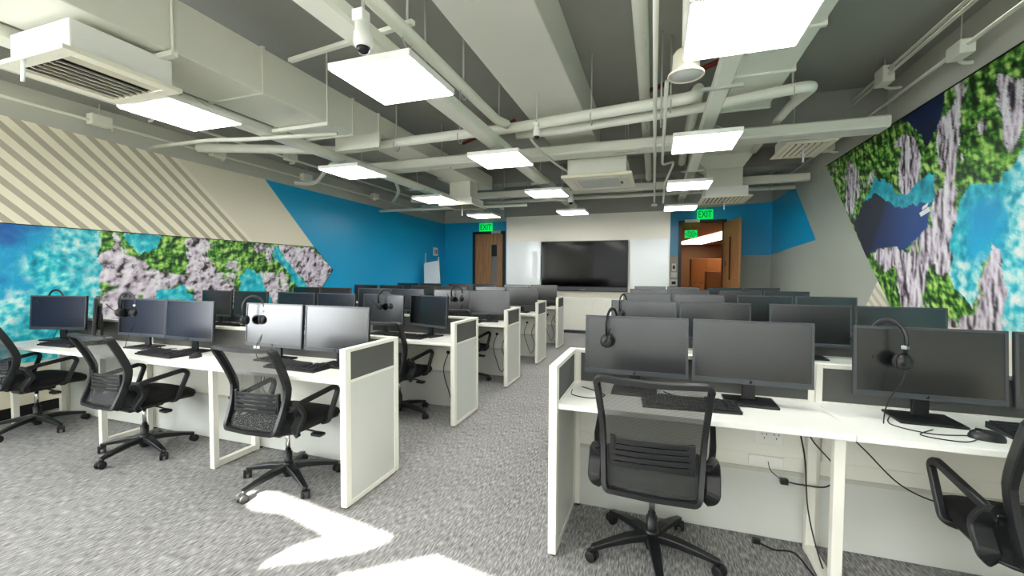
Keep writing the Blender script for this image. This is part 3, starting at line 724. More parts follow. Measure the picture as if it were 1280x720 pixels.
# dome camera
def dome(loc,s,label,rod=True):
    t=thing('security_camera',label,'security camera',loc)
    MB().lathe([(.045*s,.13*s),(.05*s,.128*s),(.05*s,.08*s),(.056*s,.075*s),(.06*s,.02*s),(.055*s,0),(.045*s,-.015*s)],24).build('housing',M['whitep'],t)
    MB().lathe([(.043*s,-.012*s),(.04*s,-.03*s),(.03*s,-.045*s),(.015*s,-.053*s),(.002*s,-.056*s)],24).build('dome',M['blackp'],t)
    MB().box(-.04*s,.04*s,-.06*s,.02*s,.13*s,.2*s,bev=.006).build('bracket',M['whitep'],t)
    if rod: MB().sweep([(0,0,.19*s),(0,0,ZS-loc[2]-.002)],.02,n=8).build('drop_rod',M['rod'],t)
dome((-1.5,1.93,2.59),.85,'white dome security camera hanging beside the nearest middle lamp')
dome((-1.47,7.6,2.66),.9,'small white dome security camera between the two far middle lamps')
dome((-1.1,3.95,2.69),.6,'tiny white ceiling sensor above the second row middle lamp')
def bell():
    t=thing('pendant_speaker','ivory bell shaped pendant speaker hanging beside the mural side lamp','speaker',(.15,2.78,2.56))
    MB().lathe([(.002,.012),(.09,.012),(.1,.0),(.105,.004),(.103,.014),(.078,.03),(.075,.13),(.06,.15),(.03,.16)],28).build('bell',M['creamp'],t)
    MB().lathe([(.002,.005),(.088,.005),(.088,.012),(.002,.012)],28).build('speaker_grille',M['lower'],t)
    MB().sweep([(0,0,.15),(0,0,ZS-2.56-.002)],.05,n=10).build('stem',M['pipe'],t)
bell()
def smoke(loc,label):
    t=thing('smoke_detector',label,'smoke detector',loc)
    MB().lathe([(.02,0),(.05,.005),(.055,.03),(.03,.05)],18).build('body',M['whitep'],t)
    MB().sweep([(0,0,.04),(0,0,ZS-loc[2]-.002)],.014,n=6).build('drop_rod',M['rod'],t)
smoke((-3.05,8.3,2.68),'white box detector beside the far diffuser near the closed door')
smoke((-.05,8.3,2.62),'flat white smoke detector before the right whiteboard')

# ------------------------------------------------------------------ far wall furniture
def display():
    t=thing('interactive_display','huge black wall display between the two whiteboards','display',(-1.6,YC,0))
    MB().box(-1.0,1.0,-.09,-.001,.955,2.125,bev=.008).build('frame',M['blackp'],t)
    MB().box(-.98,.98,-.094,-.09,1.07,2.1).build('screen',M['tv'],t)
    MB().box(-.98,.98,-.11,-.09,.97,1.05,bev=.004).build('speaker_bar',M['bezel'],t)
    mb=MB()
    for k in range(12): mb.box(-.06+k*.01,-.055+k*.01,-.112,-.11,1.0,1.005)
    mb.build('buttons',M['paper'],t)
display()
def wboard(x0,x1,label):
    t=thing('whiteboard',label,'whiteboard',((x0+x1)/2,YC,0)); w=(x1-x0)/2
    MB().box(-w,w,-.02,-.001,1.06,2.15,bev=.003).build('glass_panel',M['wboard'],t)
    MB().box(-w,w,-.055,-.021,1.045,1.06,bev=.002).build('pen_tray',M['whitep'],t)
    return t
t=wboard(-3.5,-2.63,'white glass whiteboard beside the display on the closed door side')
tag(MB().box(-2.84,-2.70,YC-.026,YC-.021,1.28,1.9).build('wall_notice',M['paper']),'narrow white paper notice on the whiteboard nearer the closed door','notice')
wboard(-.57,.26,'white glass whiteboard beside the display on the open doorway side')
def cab():
    t=thing('low_cabinet','long cream low cabinet under the wall display','cabinet',(-1.3,9.78,0))
    MB().box(-.86,1.58,-.1,.115,0.0,.07).build('plinth',M['bezel'],t)
    MB().box(-.86,1.58,-.12,.115,.07,.78,bev=.004).build('body',M['lam'],t)
    MB().box(-.88,1.6,-.14,.115,.78,.81,bev=.003).build('top',M['frost'],t)
    for k in range(3): MB().box(-.85+k*.81,-.05+k*.81-.005,-.135,-.12,.08,.77,bev=.003).build('door',M['lam'],t)
cab()
def stand():
    t=thing('side_table','white topped narrow table in the far corner behind the last desks','table',(2.06,9.1,0))
    MB().box(-.3,.3,-.25,.25,.93,1.0,bev=.006).build('table_top',M['frost'],t)
    MB().box(.1,.2,-.18,.18,.03,.93,bev=.004).build('pedestal',M['frost'],t)
    MB().box(-.1,.26,-.22,.22,0,.03,bev=.004).build('foot_plate',M['frost'],t)
stand()
# wall plates beside the open doorway
def plate(x,z,w,h,label,dark):
    t=thing('wall_control',label,'wall control',(x,YB-.003,z))
    MB().box(-w/2,w/2,-.02,0,-h/2,h/2,bev=.003).build('plate',M['whitep'],t)
    MB().box(-w*.28,w*.28,-.024,-.02,-h*.22,h*.22).build('face',M['blackp'] if dark else M['paper'],t)
plate(.40,1.53,.09,.18,'black and white card reader beside the open doorway, topmost of three',True)
plate(.40,1.35,.13,.12,'white push button plate beside the open doorway, middle of three',False)
plate(.40,1.16,.16,.16,'white thermostat plate beside the open doorway, lowest of three',True)
# poster on left wall
t=thing('wall_notice','small white framed notice on the blue wall above the flipchart easel','notice',(XL+.003,10.23,1.83))
MB().box(0,.015,-.12,.12,0,.22,bev=.003).build('frame',M['paper'],t)
MB().box(.015,.018,-.07,-.02,.05,.16).build('print',M['card'],t); MB().box(.015,.018,.02,.07,.05,.16).build('print',M['bezel'],t)
def easel():
    t=thing('flipchart_easel','white flipchart on a tripod easel in the blue corner','easel',(-5.2,9.2,0))
    mb=MB(); a=math.radians(14)
    mx=Matrix.Translation((.0,0,.95))@Matrix.Rotation(-.16,4,'Y')@Matrix.Rotation(-a,4,'X')
    MB().box(-.2,.2,-.015,.015,0,.72,mx=mx,bev=.006).build('board',M['paper'],t)
    MB().box(-.2,.2,-.03,.015,-.03,0,mx=mx).build('pad_tray',M['whitep'],t)
    for p in (((-.17,0,.7),(-.34,0,1.9)),((.17,0,.7),(.03,.1,1.68))):
        pass
    MB().sweep([(-.18,-.03,0),(-.28,.2,1.86)],.03,n=8).build('leg',M['whitep'],t)
    MB().sweep([(.3,-.03,0),(.08,.2,1.76)],.03,n=8).build('leg',M['whitep'],t)
    MB().sweep([(.0,.5,0),(-.08,.22,1.6)],.03,n=8).build('leg',M['whitep'],t)
easel()

# ------------------------------------------------------------------ workstations
ZT=.745; HP=.937; T=.041; D=.53; PITCH=1.39; Y0=1.97
def ed(x,y,label,side):
    """end screen; aisle face at local x=0, body toward side (-1 left / +1 right)"""
    t=thing('end_screen',label,'desk screen',(x,y,0),0,'end screens along the aisle'); s=side
    X=lambda a,b:(min(a*s,b*s),max(a*s,b*s))
    x0,x1=X(0,T)
    mb=MB(); mb.box(x0,x1,0,.048,.012,HP,bev=.004); mb.box(x0,x1,D-.048,D,.012,HP,bev=.004)
    mb.box(x0,x1,.048,D-.048,HP-.022,HP,bev=.003); mb.box(x0,x1,.048,D-.048,.012,.04); mb.box(x0,x1,.048,D-.048,.735,.75)
    mb.build('frame',M['metalw'],t)
    MB().box(x0+.006,x1-.006,.048,D-.048,.75,HP-.022).build('fabric_panel',M['fabric'],t,'charcoal fabric inset')
    MB().box(x0+.005,x1-.005,.048,D-.048,.04,.735).build('lower_panel',M['lower'],t)
    for yy in (.025,D-.025): MB().lathe([(.014,0),(.014,.006),(.006,.012)],10,mx=Matrix.Translation(((x0+x1)/2,yy,0))).build('foot',M['rubber'],t)
    return t
def screen(x0,x1,y,label):
    w=x1-x0; t=thing('back_screen',label,'desk screen',(x0,y,0),0,'screens along the back of the desks')
    mb=MB(); d=.035; p=.03
    mb.box(0.001,p,0,d,.012,HP,bev=.003); mb.box(w-p,w-.001,0,d,.012,HP,bev=.003); mb.box(p,w-p,0,d,HP-.022,HP,bev=.003); mb.box(p,w-p,0,d,.735,.75)
    mb.build('frame',M['metalw'],t)
    MB().box(p,w-p,.006,d-.006,.75,HP-.022).build('fabric_panel',M['fabric'],t,'charcoal fabric inset')
    MB().box(p,w-p,.006,d-.006,.012,.36).build('lower_panel',M['lower'],t)
    MB().box(p,w-p,.006,d-.006,.36,.735).build('middle_panel',M['lam'],t)
    MB().box(p,w-p,-.012,.006,.45,.62,bev=.004).build('cable_raceway',M['lam'],t)
    MB().box(p,w-p,-.003,.006,.355,.375).box(p,w-p,-.003,.006,.64,.655).build('rail',M['bandL'],t)
    so=MB().box(w*.78,w*.78+.13,-.018,-.012,.51,.585,bev=.002).build('socket',M['frost'],t)
    mb=MB()
    for qq in range(2):
        for a,b in ((0,.012),(.02,.012),(.01,-.008)): mb.box(w*.78+.03+qq*.055+a-.0,w*.78+.034+qq*.055+a,-.0186,-.018,.545+b,.553+b)
    mb.build('holes',M['dark'],so)
    dp=MB().box(w*.76,w*.76+.16,-.004,.006,.39,.44,bev=.002).build('data_plate',M['frost'],t)
    MB().lathe([(.002,0),(.002,.022),(.014,.022),(.014,0)],8,mx=Matrix.Translation((w-.02,d/2,-.0))).build('foot',M['rubber'],t)
    MB().lathe([(.002,0),(.002,.022),(.014,.022),(.014,0)],8,mx=Matrix.Translation((.02,d/2,-.0))).build('foot',M['rubber'],t)
    return t
def desk(x0,x1,y,legside,label):
    w=x1-x0; t=thing('desk',label,'desk',(x0,y,0),0,'white desks')
    MB().box(.001,w-.001,.03,D-.032,ZT-.026,ZT,bev=.003).build('worktop',M['frost'],t)
    for xx in (legside,):
        c=.022 if xx<0 else w-.022
        P=[(c,.14,.018),(c,.14,ZT-.045),(c,.46,ZT-.045),(c,.46,.018)]
        mb=MB(); q=.02
        mb.box(c-q,c+q,.12,.16,.0,ZT-.026,bev=.002); mb.box(c-q,c+q,.44,.48,.0,ZT-.026,bev=.002)
        mb.box(c-q+.001,c+q-.001,.16,.44,.005,.045); mb.box(c-q+.001,c+q-.001,.16,.44,ZT-.066,ZT-.026)
        mb.build('leg_frame',M['metalw'],t)
    MB().box(.05,w-.05,.3,.34,ZT-.056,ZT-.026).build('crossbar',M['metalw'],t)
    return t

# monitor master ---------------------------------------------------
def make_monitor(label):
    t=thing('monitor',label,'monitor',(0,0,0),0,'desk monitors'); w,h,zb=.262,.31,.095
    tilt=Matrix.Translation((0,0,zb+.15))@Matrix.Rotation(math.radians(-4),4,'X')@Matrix.Translation((0,0,-.15))
    # front faces -Y
    MB().box(-w,w,-.0,.018,0,h,bev=.004,mx=tilt).box(-w*.7,w*.7,.018,.04,.04,h*.8,bev=.012,mx=tilt).build('housing',M['blackp'],t)
    b=.0105; fr=MB()
    fr.box(-w,w,-.006,0,h-b,h,mx=tilt); fr.box(-w,w,-.006,0,0,.024,mx=tilt); fr.box(-w,-w+b,-.006,0,.024,h-b,mx=tilt); fr.box(w-b,w,-.006,0,.024,h-b,mx=tilt)
    f=fr.build('bezel',M['bezel'],t)
    MB().lathe([(.0075,0),(.0075,.001)],16,mx=tilt@Matrix.Translation((0,-.0063,.0125))@Matrix.Rotation(PI/2,4,'X')).build('logo',M['blackp'],f)
    MB().box(-w+b,w-b,-.003,0,.024,h-b,mx=tilt).build('screen',M['screen'],t)
    MB().box(-.03,.03,.03,.05,.012,zb+.16,bev=.004).build('stand_neck',M['blackp'],t)
    MB().box(-.115,.115,-.075,.1,0,.012,bev=.004).build('stand_base',M['blackp'],t)
    return t
def make_keyboard(label):
    t=thing('keyboard',label,'keyboard',(0,0,0),0,'keyboards')
    MB().add([(-.215,-.07,0),(.215,-.07,0),(.215,.07,0),(-.215,.07,0),(-.215,-.07,.012),(.215,-.07,.012),(.215,.07,.026),(-.215,.07,.026)],[(0,3,2,1),(4,5,6,7),(0,1,5,4),(1,2,6,5),(2,3,7,6),(3,0,4,7)]).build('body',M['blackp'],t)
    mb=MB()
    for r in range(6):
        n=21 if r else 9
        y=-.058+r*.0215; z=.0125+ (y+.07)*.1
        for k in range(n):
            ww=.41/n; x=-.205+k*ww
            if r and k in (15,18): continue
            mb.box(x+.0012,x+ww-.0012,y,y+.017,z,z+.0075)
    mb.build('keycaps',M['key'],t)
    return t
def make_mouse(label):
    t=thing('mouse',label,'mouse',(0,0,0),0,'mice')
    vs=[];fs=[]
    n=16
    for j,(k,z) in enumerate(((1,0),(1,.012),(.9,.024),(.65,.033),(.3,.037))):
        for i in range(n): a=2*PI*i/n; vs.append((.03*k*math.cos(a),.052*k*math.sin(a),z))
    for j in range(4):
        for i in range(n): fs.append((j*n+i,j*n+(i+1)%n,(j+1)*n+(i+1)%n,(j+1)*n+i))
    fs.append(tuple(range(4*n,5*n)))
    MB().add(vs,fs,smooth=True).build('shell',M['blackp'],t)
    MB().box(-.004,.004,.012,.032,.034,.039,bev=.001).build('wheel',M['rubber'],t)
    return t
def make_headset(label):
    """hung with its band over the top edge of a screen: origin at the top edge, cups hang in front (-Y)"""
    t=thing('headset',label,'headset',(0,0,0),0,'headsets hung on monitors')
    band=[]; 
    for k in range(15):
        a=PI*k/14; band.append((.072*math.cos(a),-.02,-.055+.085*math.sin(a)))
    band=[(.066,-.02,-.12)]+band+[(-.066,-.02,-.12)]
    MB().sweep(band,.02,.009,n=8,up=(0,1,0)).build('headband',M['blackp'],t)
    for s in (-1,1):
        mx=Matrix.Translation((s*.056,-.02,-.14))@Matrix.Rotation(s*PI/2,4,'Y')
        c=MB().lathe([(.012,.03),(.026,.028),(.034,.018),(.036,.006),(.03,-.002)],22,mx=mx).build('ear_cup',M['blackp'],t)
        MB().lathe([(.032,0),(.034,-.01),(.028,-.018),(.012,-.018)],22,mx=mx).build('ear_pad',M['rubber'],c)
    MB().box(.058,.078,-.03,-.01,-.085,-.07,bev=.002).build('slider',M['silver'],t,'silver slider on the band')
    MB().sweep(smoothpath([(-.085,-.02,-.14),(-.11,-.05,-.10),(-.13,-.07,-.06)]),.007,n=6).build('microphone_boom',M['blackp'],t)
    MB().sweep(smoothpath([(.075,-.02,-.17),(.07,-.03,-.22),(.045,-.035,-.27),(.02,-.03,-.32),(.02,-.05,-.365),(.05,-.1,-.41)]),.005,n=5).build('cord',M['cable'],t)
    return t

def make_chair(label):
    t=thing('office_chair',label,'chair',(0,0,0),0,'mesh office chairs')
    m=M['chairp']
    # base
    mb=MB(); mb.lathe([(.02,.055),(.036,.06),(.04,.09),(.036,.125),(.028,.14)],20)
    for k in range(5):
        a=2*PI*k/5+.25; c,s_=math.cos(a),math.sin(a)
        pts=[(.02*c,.02*s_,.105),(.12*c,.12*s_,.1),(.22*c,.22*s_,.083),(.298*c,.298*s_,.066)]
        mb.sweep(pts,.052,.036,round_=False,ws=[1.1,.95,.75,.6],smooth=False)
        mb.sweep([(.292*c,.292*s_,.075),(.292*c,.292*s_,.045)],.026,n=8)
    mb.build('star_base',m,t)
    for k in range(5):
        a=2*PI*k/5+.25; c,s_=math.cos(a),math.sin(a); mx=Matrix.Translation((.30*c,.30*s_,0))@Matrix.Rotation(a+1.1+k*.9,4,'Z')
        cs=MB().box(-.013,.013,-.02,.026,.03,.052,bev=.006,mx=mx).build('caster',m,t)
        mb=MB()
        for s in (-1,1): mb.lathe([(.005,-.007),(.024,-.008),(.027,-.004),(.027,.004),(.024,.008),(.005,.007)],18,mx=mx@Matrix.Translation((s*.0165,0,.0272))@Matrix.Rotation(PI/2,4,'Y'))
        mb.build('wheel',M['rubber'],cs)
    MB().lathe([(.026,.04),(.026,.2),(.018,.202),(.018,.22)],16).build('column_sleeve',m,t)
    MB().lathe([(.014,.2),(.014,.36)],14).build('gas_cylinder',M['chrome'],t,'chrome gas cylinder')
    MB().box(-.07,.07,-.13,.1,.375,.42,bev=.012).box(-.1,.1,-.05,.05,.41,.432,bev=.006).build('tilt_mechanism',m,t)
    MB().sweep(smoothpath([(.06,0,.40),(.16,.01,.395),(.22,.02,.385)]),.012,n=6).box(.19,.27,-.01,.045,.362,.386,bev=.01).build('lever',m,t)
    # seat
    def ring(hw,y0,y1,rc,z,n=6):
        o=[]
        for (cx,cy,a0) in ((hw-rc,y1-rc,0),(-hw+rc,y1-rc,PI/2),(-hw+rc,y0+rc,PI),(hw-rc,y0+rc,3*PI/2)):
            for k in range(n): a=a0+PI/2*k/(n-1); o.append((cx+rc*math.cos(a),cy+rc*math.sin(a),z))
        return o
    def loft(rs):
        n=len(rs[0]); vs=[p for r in rs for p in r]; fs=[]
        for j in range(len(rs)-1):
            for i in range(n): fs.append((j*n+i,j*n+(i+1)%n,(j+1)*n+(i+1)%n,(j+1)*n+i))
        fs.append(tuple(range(n-1,-1,-1))); fs.append(tuple((len(rs)-1)*n+i for i in range(n)))
        return MB().add(vs,fs,smooth=True)
    def wf(r,k):      # waterfall front
        return [(x,y,z-(max(0,y-.12)**2)*k) for x,y,z in r]
    loft([wf(ring(.22,-.2,.24,.08,.43),1.2),wf(ring(.235,-.215,.255,.09,.438),1.2),wf(ring(.235,-.215,.255,.09,.45),1.2)]).build('seat_shell',m,t)
    loft([wf(ring(.235,-.215,.26,.09,.45),1.2),wf(ring(.245,-.225,.268,.1,.468),1.2),wf(ring(.24,-.22,.262,.1,.492),1.2),wf(ring(.21,-.19,.235,.09,.504),1.2),wf(ring(.13,-.11,.15,.07,.508),1.2)]).build('seat_cushion',M['cushion'],t)
    # backrest
    Z0,Z1=.43,.93
    def by(z):
        u=(z-Z0)/(Z1-Z0)
        return -.268+.07*math.sin(max(0,min(1,u/.5))*PI/2) if u<.5 else -.198-.115*((u-.5)/.5)**1.25
    def hw(z): u=(z-Z0)/(Z1-Z0); return .192+.036*u**.8
    z0,z1=Z0,Z1; rc=.022
    zs=[z0+rc+(z1-z0-2*rc)*k/14 for k in range(15)]
    rightside=[(hw(z),by(z),z) for z in zs]
    cor=lambda zc,sg:[(hw(zc)-rc+rc*math.cos(a),by(zc-sg*rc+sg*rc*math.sin(a)),zc-sg*rc+sg*rc*math.sin(a)) for a in [PI/2*k/4 for k in range(1,5)]]
    top=cor(z1,1); topm=[(x,by(z1)-.012*(1-(x/.2)**2),z1-.006*(1-(x/.2)**2)) for x in (.12,.06,0,-.06,-.12)]
    left=[(-x,y,z) for x,y,z in reversed(top)]; ls=[(-x,y,z) for x,y,z in reversed(rightside)]
    botr=list(reversed(cor(z0,-1))); bot=[(-x,y,z) for x,y,z in reversed(botr)]
    loop=rightside+top+topm+left+ls+bot+[(0,by(z0)-.012,z0)]+botr
    MB().sweep(loop,.024,.046,closed=True,round_=False,up=(0,1,0),smooth=False).build('back_frame',m,t)
    vs=[];fs=[];NX,NZ=8,14
    for j in range(NZ+1):
        z=z0+.005+(z1-z0-.01)*j/NZ
        for i in range(NX+1):
            x=-1+2*i/NX; vs.append((x*(hw(z)-.008),by(z)+.004-.018*(1-x*x),z))
    for j in range(NZ):
        for i in range(NX): a=j*(NX+1)+i; fs.append((a,a+1,a+NX+2,a+NX+1))
    MB().add(vs,fs,smooth=True).build('back_mesh',M['net'],t,'see-through netting')
    mb=MB()
    for k in range(5):
        z=.578+k*.024; mb.sweep([(x,by(z)-.026-.012*(1-(x/.17)**2),z+ .006*(x/.17)) for x in (-.165,-.1,-.03,.03,.1,.165)],.006,.019,round_=False,up=(0,0,1),smooth=False)
    for s in (-1,1): mb.box(s*.165-.012,s*.165+.012,-.232,-.212,.562,.692,bev=.004)
    mb.build('lumbar_support',m,t)
    MB().box(-.16,.16,-.245,-.16,.435,.465,bev=.01).build('back_bracket',m,t)
    MB().box(-.02,.11,-.268,-.264,.448,.466).build('care_label',M['paper'],t,'white paper label on the rear edge')
    MB().box(-.19,-.13,-.268,-.264,.448,.462).build('care_label',M['paper'],t,'white paper label on the rear edge')
    for s in (-1,1):
        x=s*.262
        p=[(s*.22,.06,.438),(s*.262,.075,.445),(s*.275,.15,.635),(s*.272,.12,.662),(s*.256,-.10,.628),(s*.232,-.205,.60)]
        ar=MB().sweep(bend(p,.035,5),.03,.024,round_=False,up=(1,0,0),smooth=False)
        p2=[(s*.232,-.20,.612),(s*.246,-.165,.60),(s*.254,-.13,.545),(s*.25,-.185,.465),(s*.222,-.15,.438)]
        ar.sweep(bend(p2,.04,5),.06,.034,round_=False,up=(0,1,0),smooth=False,ws=None)
        ar.build('armrest',m,t)
    for c in t.children:
        if c.name.split('.')[0] in ('seat_shell','seat_cushion','armrest','back_bracket','care_label','tilt_mechanism','lever','lumbar_support'): c.location.z=-.035
    return t

ORD=['first','second','third','fourth','fifth']
ROWL=['front row','second row','third row','fourth row','row closest to whiteboards']
SIDE={'L':'striped-wall side','R':'lagoon-wall side'}
DESKN=['aisle desk','middle desk','wall desk']
modL=[(-1.671-.041-1.225*(k+1),-1.671-.041-1.225*k) for k in range(3)]
modR=[(-.438+1.2*k,-.438+1.2*(k+1)) for k in range(2)]
NROW=5
m0=[None]; k0=[None]
def put_monitor(x,y,rz,label,z=ZT):
    if m0[0] is None:
        m0[0]=make_monitor(label); o=m0[0]; o.location=(x,y,z); o.rotation_euler=(0,0,rz); return o
    return dup(m0[0],(x,y,z),rz,label)
def put_kb(x,y,rz,label):
    if k0[0] is None:
        k0[0]=make_keyboard(label); o=k0[0]; o.location=(x,y,ZT); o.rotation_euler=(0,0,rz); return o
    return dup(k0[0],(x,y,ZT),rz,label)
for i in range(NROW):
    y=Y0+PITCH*i; rn=ROWL[i]
    for side,mods in (('L',modL),('R',modR)):
        bl=SIDE[side]
        if side=='L': ed(-1.671,y,'white end screen with charcoal inset, aisle edge, '+bl+', '+rn,-1)
        else: ed(-.479,y,'white end screen with charcoal inset, aisle edge, '+bl+', '+rn,1)
        for k,(a,b) in enumerate(mods):
            dn=DESKN[k] if side=='L' else ('aisle desk','wall desk')[k]
            legside=-1 if side=='L' else 1
            if not (side=='R' and i==0 and k==1): pass
            desk(a,b,y,legside,'white '+dn+' with square leg frame, '+bl+', '+rn)
            screen(a,b,y+D-.032,'white screen with charcoal inset behind '+dn+', '+bl+', '+rn)
            c=(a+b)/2
            base='dark monitor, '+dn+', '+rn+', '+bl+', '
            nearside='aisle one of its pair'; farside='wall one of its pair'
            if side=='R' and i==0 and k==0:
                put_monitor(-.10,y+.36,.0,'grey framed monitor with headset over its top edge, aisle desk, lagoon-wall side, front row')
                put_monitor(.445,y+.355,-.02,'grey framed bare monitor beside the headset one, aisle desk, lagoon-wall side, front row')
            elif side=='R' and i==0 and k==1:
                put_monitor(1.115,y+.33,-.02,'wide dark teal monitor with headset hooked on its corner, wall desk')
                put_monitor(1.655,y+.315,.0,'grey monitor cut by the photo edge beside the dark teal one on the wall desk')
            elif side=='L' and i==0 and k==0:
                put_monitor(-2.03,y+.34,.0,'bright reflecting monitor next to the front end screen')
                put_monitor(-2.59,y+.35,.0,'bright reflecting monitor with a headset over its edge, aisle desk, front row')
            elif side=='L' and i==0 and k==1:
                put_monitor(-3.45,y+.35,-.0,'bare dark monitor on the middle desk, front row, striped-wall side')
                put_monitor(-4.02,y+.36,.06,'dark monitor with headset on the middle desk, front row, striped-wall side')
            elif side=='L' and i==0 and k==2:
                put_monitor(-4.62,y+.35,-.50,'monitor turned nearly edge-on on the wall desk, front row')
                put_monitor(-5.17,y+.36,.3,'dark monitor in front of the turquoise print, wall desk, front row')
            else:
                r1=random.uniform(-.06,.06); r2=random.uniform(-.06,.06)
                if side=='L':
                    if i==1 and k==0: r1=-.3; r2=-.1
                    if i==2 and k==0: r1=.32
                    put_monitor(b-(.42 if i==1 and k==0 else .32),y+.34,r1,base+nearside); put_monitor(a+(.28 if i==1 and k==0 else .36),y+.34,r2,base+farside)
                else:
                    put_monitor(a+.34,y+.38,r1,base+nearside); put_monitor(b-.31,y+.38,r2,base+farside)
            # keyboards
            if side=='R' and i==0: continue
            if side=='R' and i>0: continue
            if i<=2: put_kb((b-.52) if (i==0 and k==0) else c+.02,y+.20,random.uniform(-.1,.1),'black keyboard on the white '+dn+', '+bl+', '+rn)
k=put_kb(.16,Y0+.2,.08,'black keyboard pushed under the headset monitor, aisle desk, lagoon-wall side')
put_kb(1.53,Y0+.26,.02,'black keyboard on the wall desk before the dark teal monitor')
ms=make_mouse('small black mouse between the dark teal monitor base and the keyboard'); ms.location=(1.22,Y0+.15,ZT); ms.rotation_euler=(0,0,1.2)
o=dup(ms,(-1.86,Y0+.24,ZT),.3,'small black mouse beside the keyboard next to the front end screen')
o=dup(ms,(-3.2,Y0+.22,ZT),.3,'small black mouse on the middle desk, striped-wall side, front row')

# headsets: hung over monitor tops
zt=ZT+.095+.31
h0=make_headset('black headset seen edge-on hanging over the front monitor beside the aisle'); h0.location=(-.24,Y0+.375,zt+.01); h0.rotation_euler=(0,0,1.25)
dup(h0,(.985,Y0+.325,zt+.0),-1.0,'black headset with silver slider hooked over the dark teal monitor')
dup(h0,(-2.76,Y0+.345,zt+.02),.5,'black headset hanging over the bright reflecting monitor')
dup(h0,(-4.18,Y0+.36,zt+.02),.3,'black headset hanging on the dark middle desk monitor, front row')
dup(h0,(-5.25,Y0+.40,zt+.02),.3,'black headset hanging on the monitor before the turquoise print')
y1=Y0+PITCH
dup(h0,(-2.62,y1+.335,zt+.02),.5,'black headset over the second row monitor behind the bright ones')
dup(h0,(-.28,y1+.375,zt+.02),1.2,'black headset over the second row monitor, lagoon-wall side')
dup(h0,(-2.50,Y0+2*PITCH+.335,zt+.02),.5,'black headset over the third row monitor, striped-wall side')

# chairs
def spin(ch,a):
    for c in ch.children:
        if c.name.split('.')[0] in ('star_base','caster'): c.rotation_euler=(0,0,a)
c0=make_chair('black mesh office chair with its back to us at the front lagoon-wall side desk'); c0.location=(0.0,2.14,0); c0.rotation_euler=(0,0,-.03); spin(c0,-.39)
for x,y,rz,a,l in ((-2.27,2.13,.0,-.70,'black mesh office chair beside the front end screen under the bright monitors'),
 (-3.68,2.13,-.05,-.38,'black mesh office chair at the middle front desk, striped-wall side'),
 (-5.08,2.13,.0,-.2,'black mesh office chair against the turquoise print, cut by the photo edge'),
 (1.35,2.02,-.08,.2,'black mesh office chair at the front wall desk beneath the lagoon mural, partly cropped'),
 (-2.33,3.50,-.05,-.3,'black mesh office chair in the second row, half hidden behind the front end screen'),
 (-2.28,4.89,-.1,.2,'black mesh office chair in the third row beside its end screen')):
    spin(dup(c0,(x,y,0),rz,l),a)

# cables
def cable(label,pts,r=.007,plug=None):
    t=thing('power_cable',label,'cable',pts[0]); off=-Vector(pts[0])
    MB().sweep(smoothpath([Vector(p)+off for p in pts],8),r,n=6).build('cord',M['cable'],t)
    if plug: 
        q=Vector(plug)+off; MB().box(q.x-.018,q.x+.018,q.y-.012,q.y+.012,q.z-.015,q.z+.015,bev=.005).build('plug',M['blackp'],t)
    return t
yb=Y0+D-.05
cable('black power cable looping from under the desk seam to a hanging plug',[(.70,yb-.03,.70),(.73,yb-.05,.58),(.83,yb-.06,.45),(.80,yb-.06,.36),(.70,yb-.05,.345),(.63,yb-.05,.35)],plug=(.62,yb-.05,.35))
cable('black cable dropping beside the square leg frame to the carpet',[(.66,yb-.04,.70),(.70,yb-.06,.5),(.71,yb-.1,.25),(.73,yb-.2,.08),(.76,2.2,.006),(.79,2.0,.006)])
cable('black cable sagging under the wall desk toward the cropped chair',[(.80,yb-.03,.70),(.95,yb-.03,.55),(1.1,yb-.05,.40),(1.3,yb-.06,.34),(1.6,yb-.06,.32)])
cable('short black cord from the data plate to the hanging plug',[(.56,yb-.0,.42),(.57,yb-.02,.38),(.62,yb-.05,.35)],.004)
cable('black cable lying on the carpet under the front lagoon side desk',[(.52,2.42,.006),(.58,2.38,.006),(.66,2.36,.02),(.70,2.25,.006),(.72,2.1,.006)],.009,plug=(.51,2.42,.012))
cable('thin black cord curled on the front worktop beside the aisle screen',[(-.42,Y0+.3,ZT+.004),(-.40,Y0+.2,ZT+.004),(-.30,Y0+.17,ZT+.004),(-.24,Y0+.24,ZT+.004),(-.30,Y0+.31,ZT+.004),(-.38,Y0+.37,ZT+.004)],.005)
cable('thin headset cord curled on the wall desk before the dark teal monitor',[(.98,Y0+.30,ZT+.02),(.95,Y0+.22,ZT+.004),(1.05,Y0+.14,ZT+.004),(1.2,Y0+.17,ZT+.004),(1.12,Y0+.08,ZT+.004),(1.0,Y0+.11,ZT+.004),(1.08,Y0+.2,ZT+.004)],.0045)
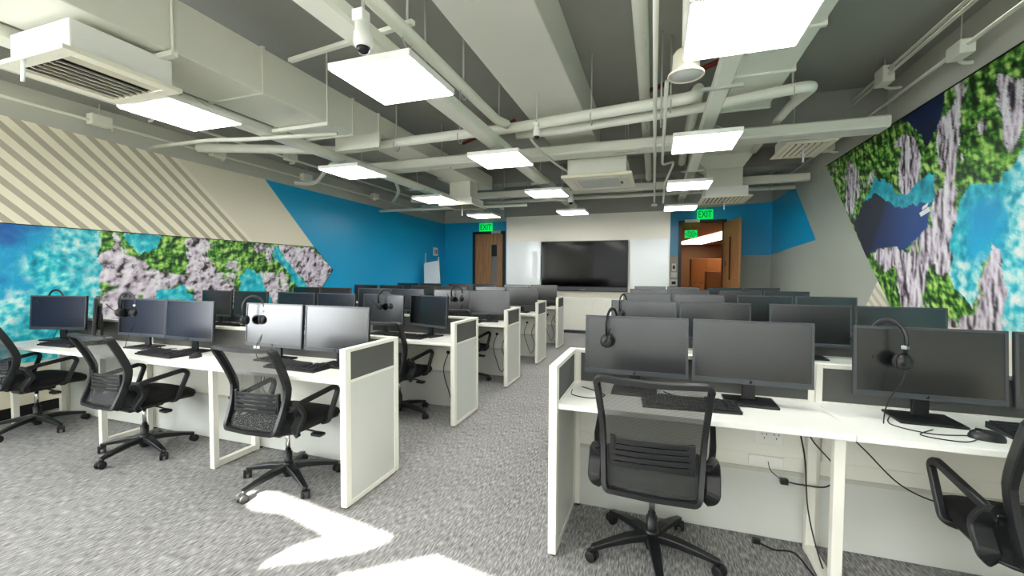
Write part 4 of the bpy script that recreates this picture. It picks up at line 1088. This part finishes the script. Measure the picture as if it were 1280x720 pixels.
cable('bundle of thin black cord hanging behind the chair by the bright monitors',[(-2.72,yb-.04,.70),(-2.80,yb-.06,.58),(-2.76,yb-.05,.46),(-2.70,yb-.05,.58),(-2.74,yb-.05,.66),(-2.80,yb-.05,.52)],.006)
for i in range(1,5):
    y=Y0+PITCH*i+D-.05
    cable('black cables hanging under the aisle desk, striped-wall side, '+ROWL[i],[(-1.98,y-.0,.56),(-2.02,y-.03,.4),(-1.96,y-.04,.2),(-1.9,y-.04,.08),(-1.84,y-.04,.22),(-1.9,y-.03,.4),(-1.85,y-.02,.55)],.009,plug=(-1.98,y,.57))
    cable('thin black cables beside the end screen, striped-wall side, '+ROWL[i],[(-1.80,y,.68),(-1.84,y-.02,.5),(-1.78,y-.03,.3),(-1.82,y-.04,.02)],.008)
def cableclutter(x,y,label,s=1):
    t=thing('cable_tangle',label,'cables',(x,y,ZT)); random.seed(int(abs(x*100)))
    for k in range(4):
        p=[(random.uniform(-.25,.25),random.uniform(-.04,.04),random.uniform(.004,.035)) for _ in range(6)]; p.sort()
        MB().sweep(smoothpath(p,6),.006,n=5).build('cord',M['cable'] if k else M['paper'],t)
cableclutter(.25,Y0+.30,'tangle of black and white cords under the front lagoon side monitors')
cableclutter(-2.25,Y0+.27,'tangle of cords under the bright reflecting monitors')
cableclutter(-3.65,Y0+.28,'tangle of cords under the dark middle desk monitors')

# ------------------------------------------------------------------ light
w=bpy.data.worlds.new('daylight'); S.world=w; w.use_nodes=True
bg=w.node_tree.nodes['Background']; bg.inputs['Color'].default_value=(.93,.97,1,1); bg.inputs['Strength'].default_value=11.0
sun=bpy.data.lights.new('sun','SUN'); sun.energy=60; sun.angle=.009; sun.color=(1,.95,.86)
so=bpy.data.objects.new('sun',sun); COL.objects.link(so); so.rotation_euler=SD.to_track_quat('-Z','Y').to_euler()
vs=S.view_settings; vs.view_transform='Standard'; vs.look='None'; vs.exposure=.8; vs.gamma=1
vs.use_curve_mapping=False
S.cycles.max_bounces=8; S.cycles.diffuse_bounces=5; S.cycles.glossy_bounces=3; S.cycles.transparent_max_bounces=12
S.cycles.sample_clamp_indirect=6
S.cycles.use_denoising=True
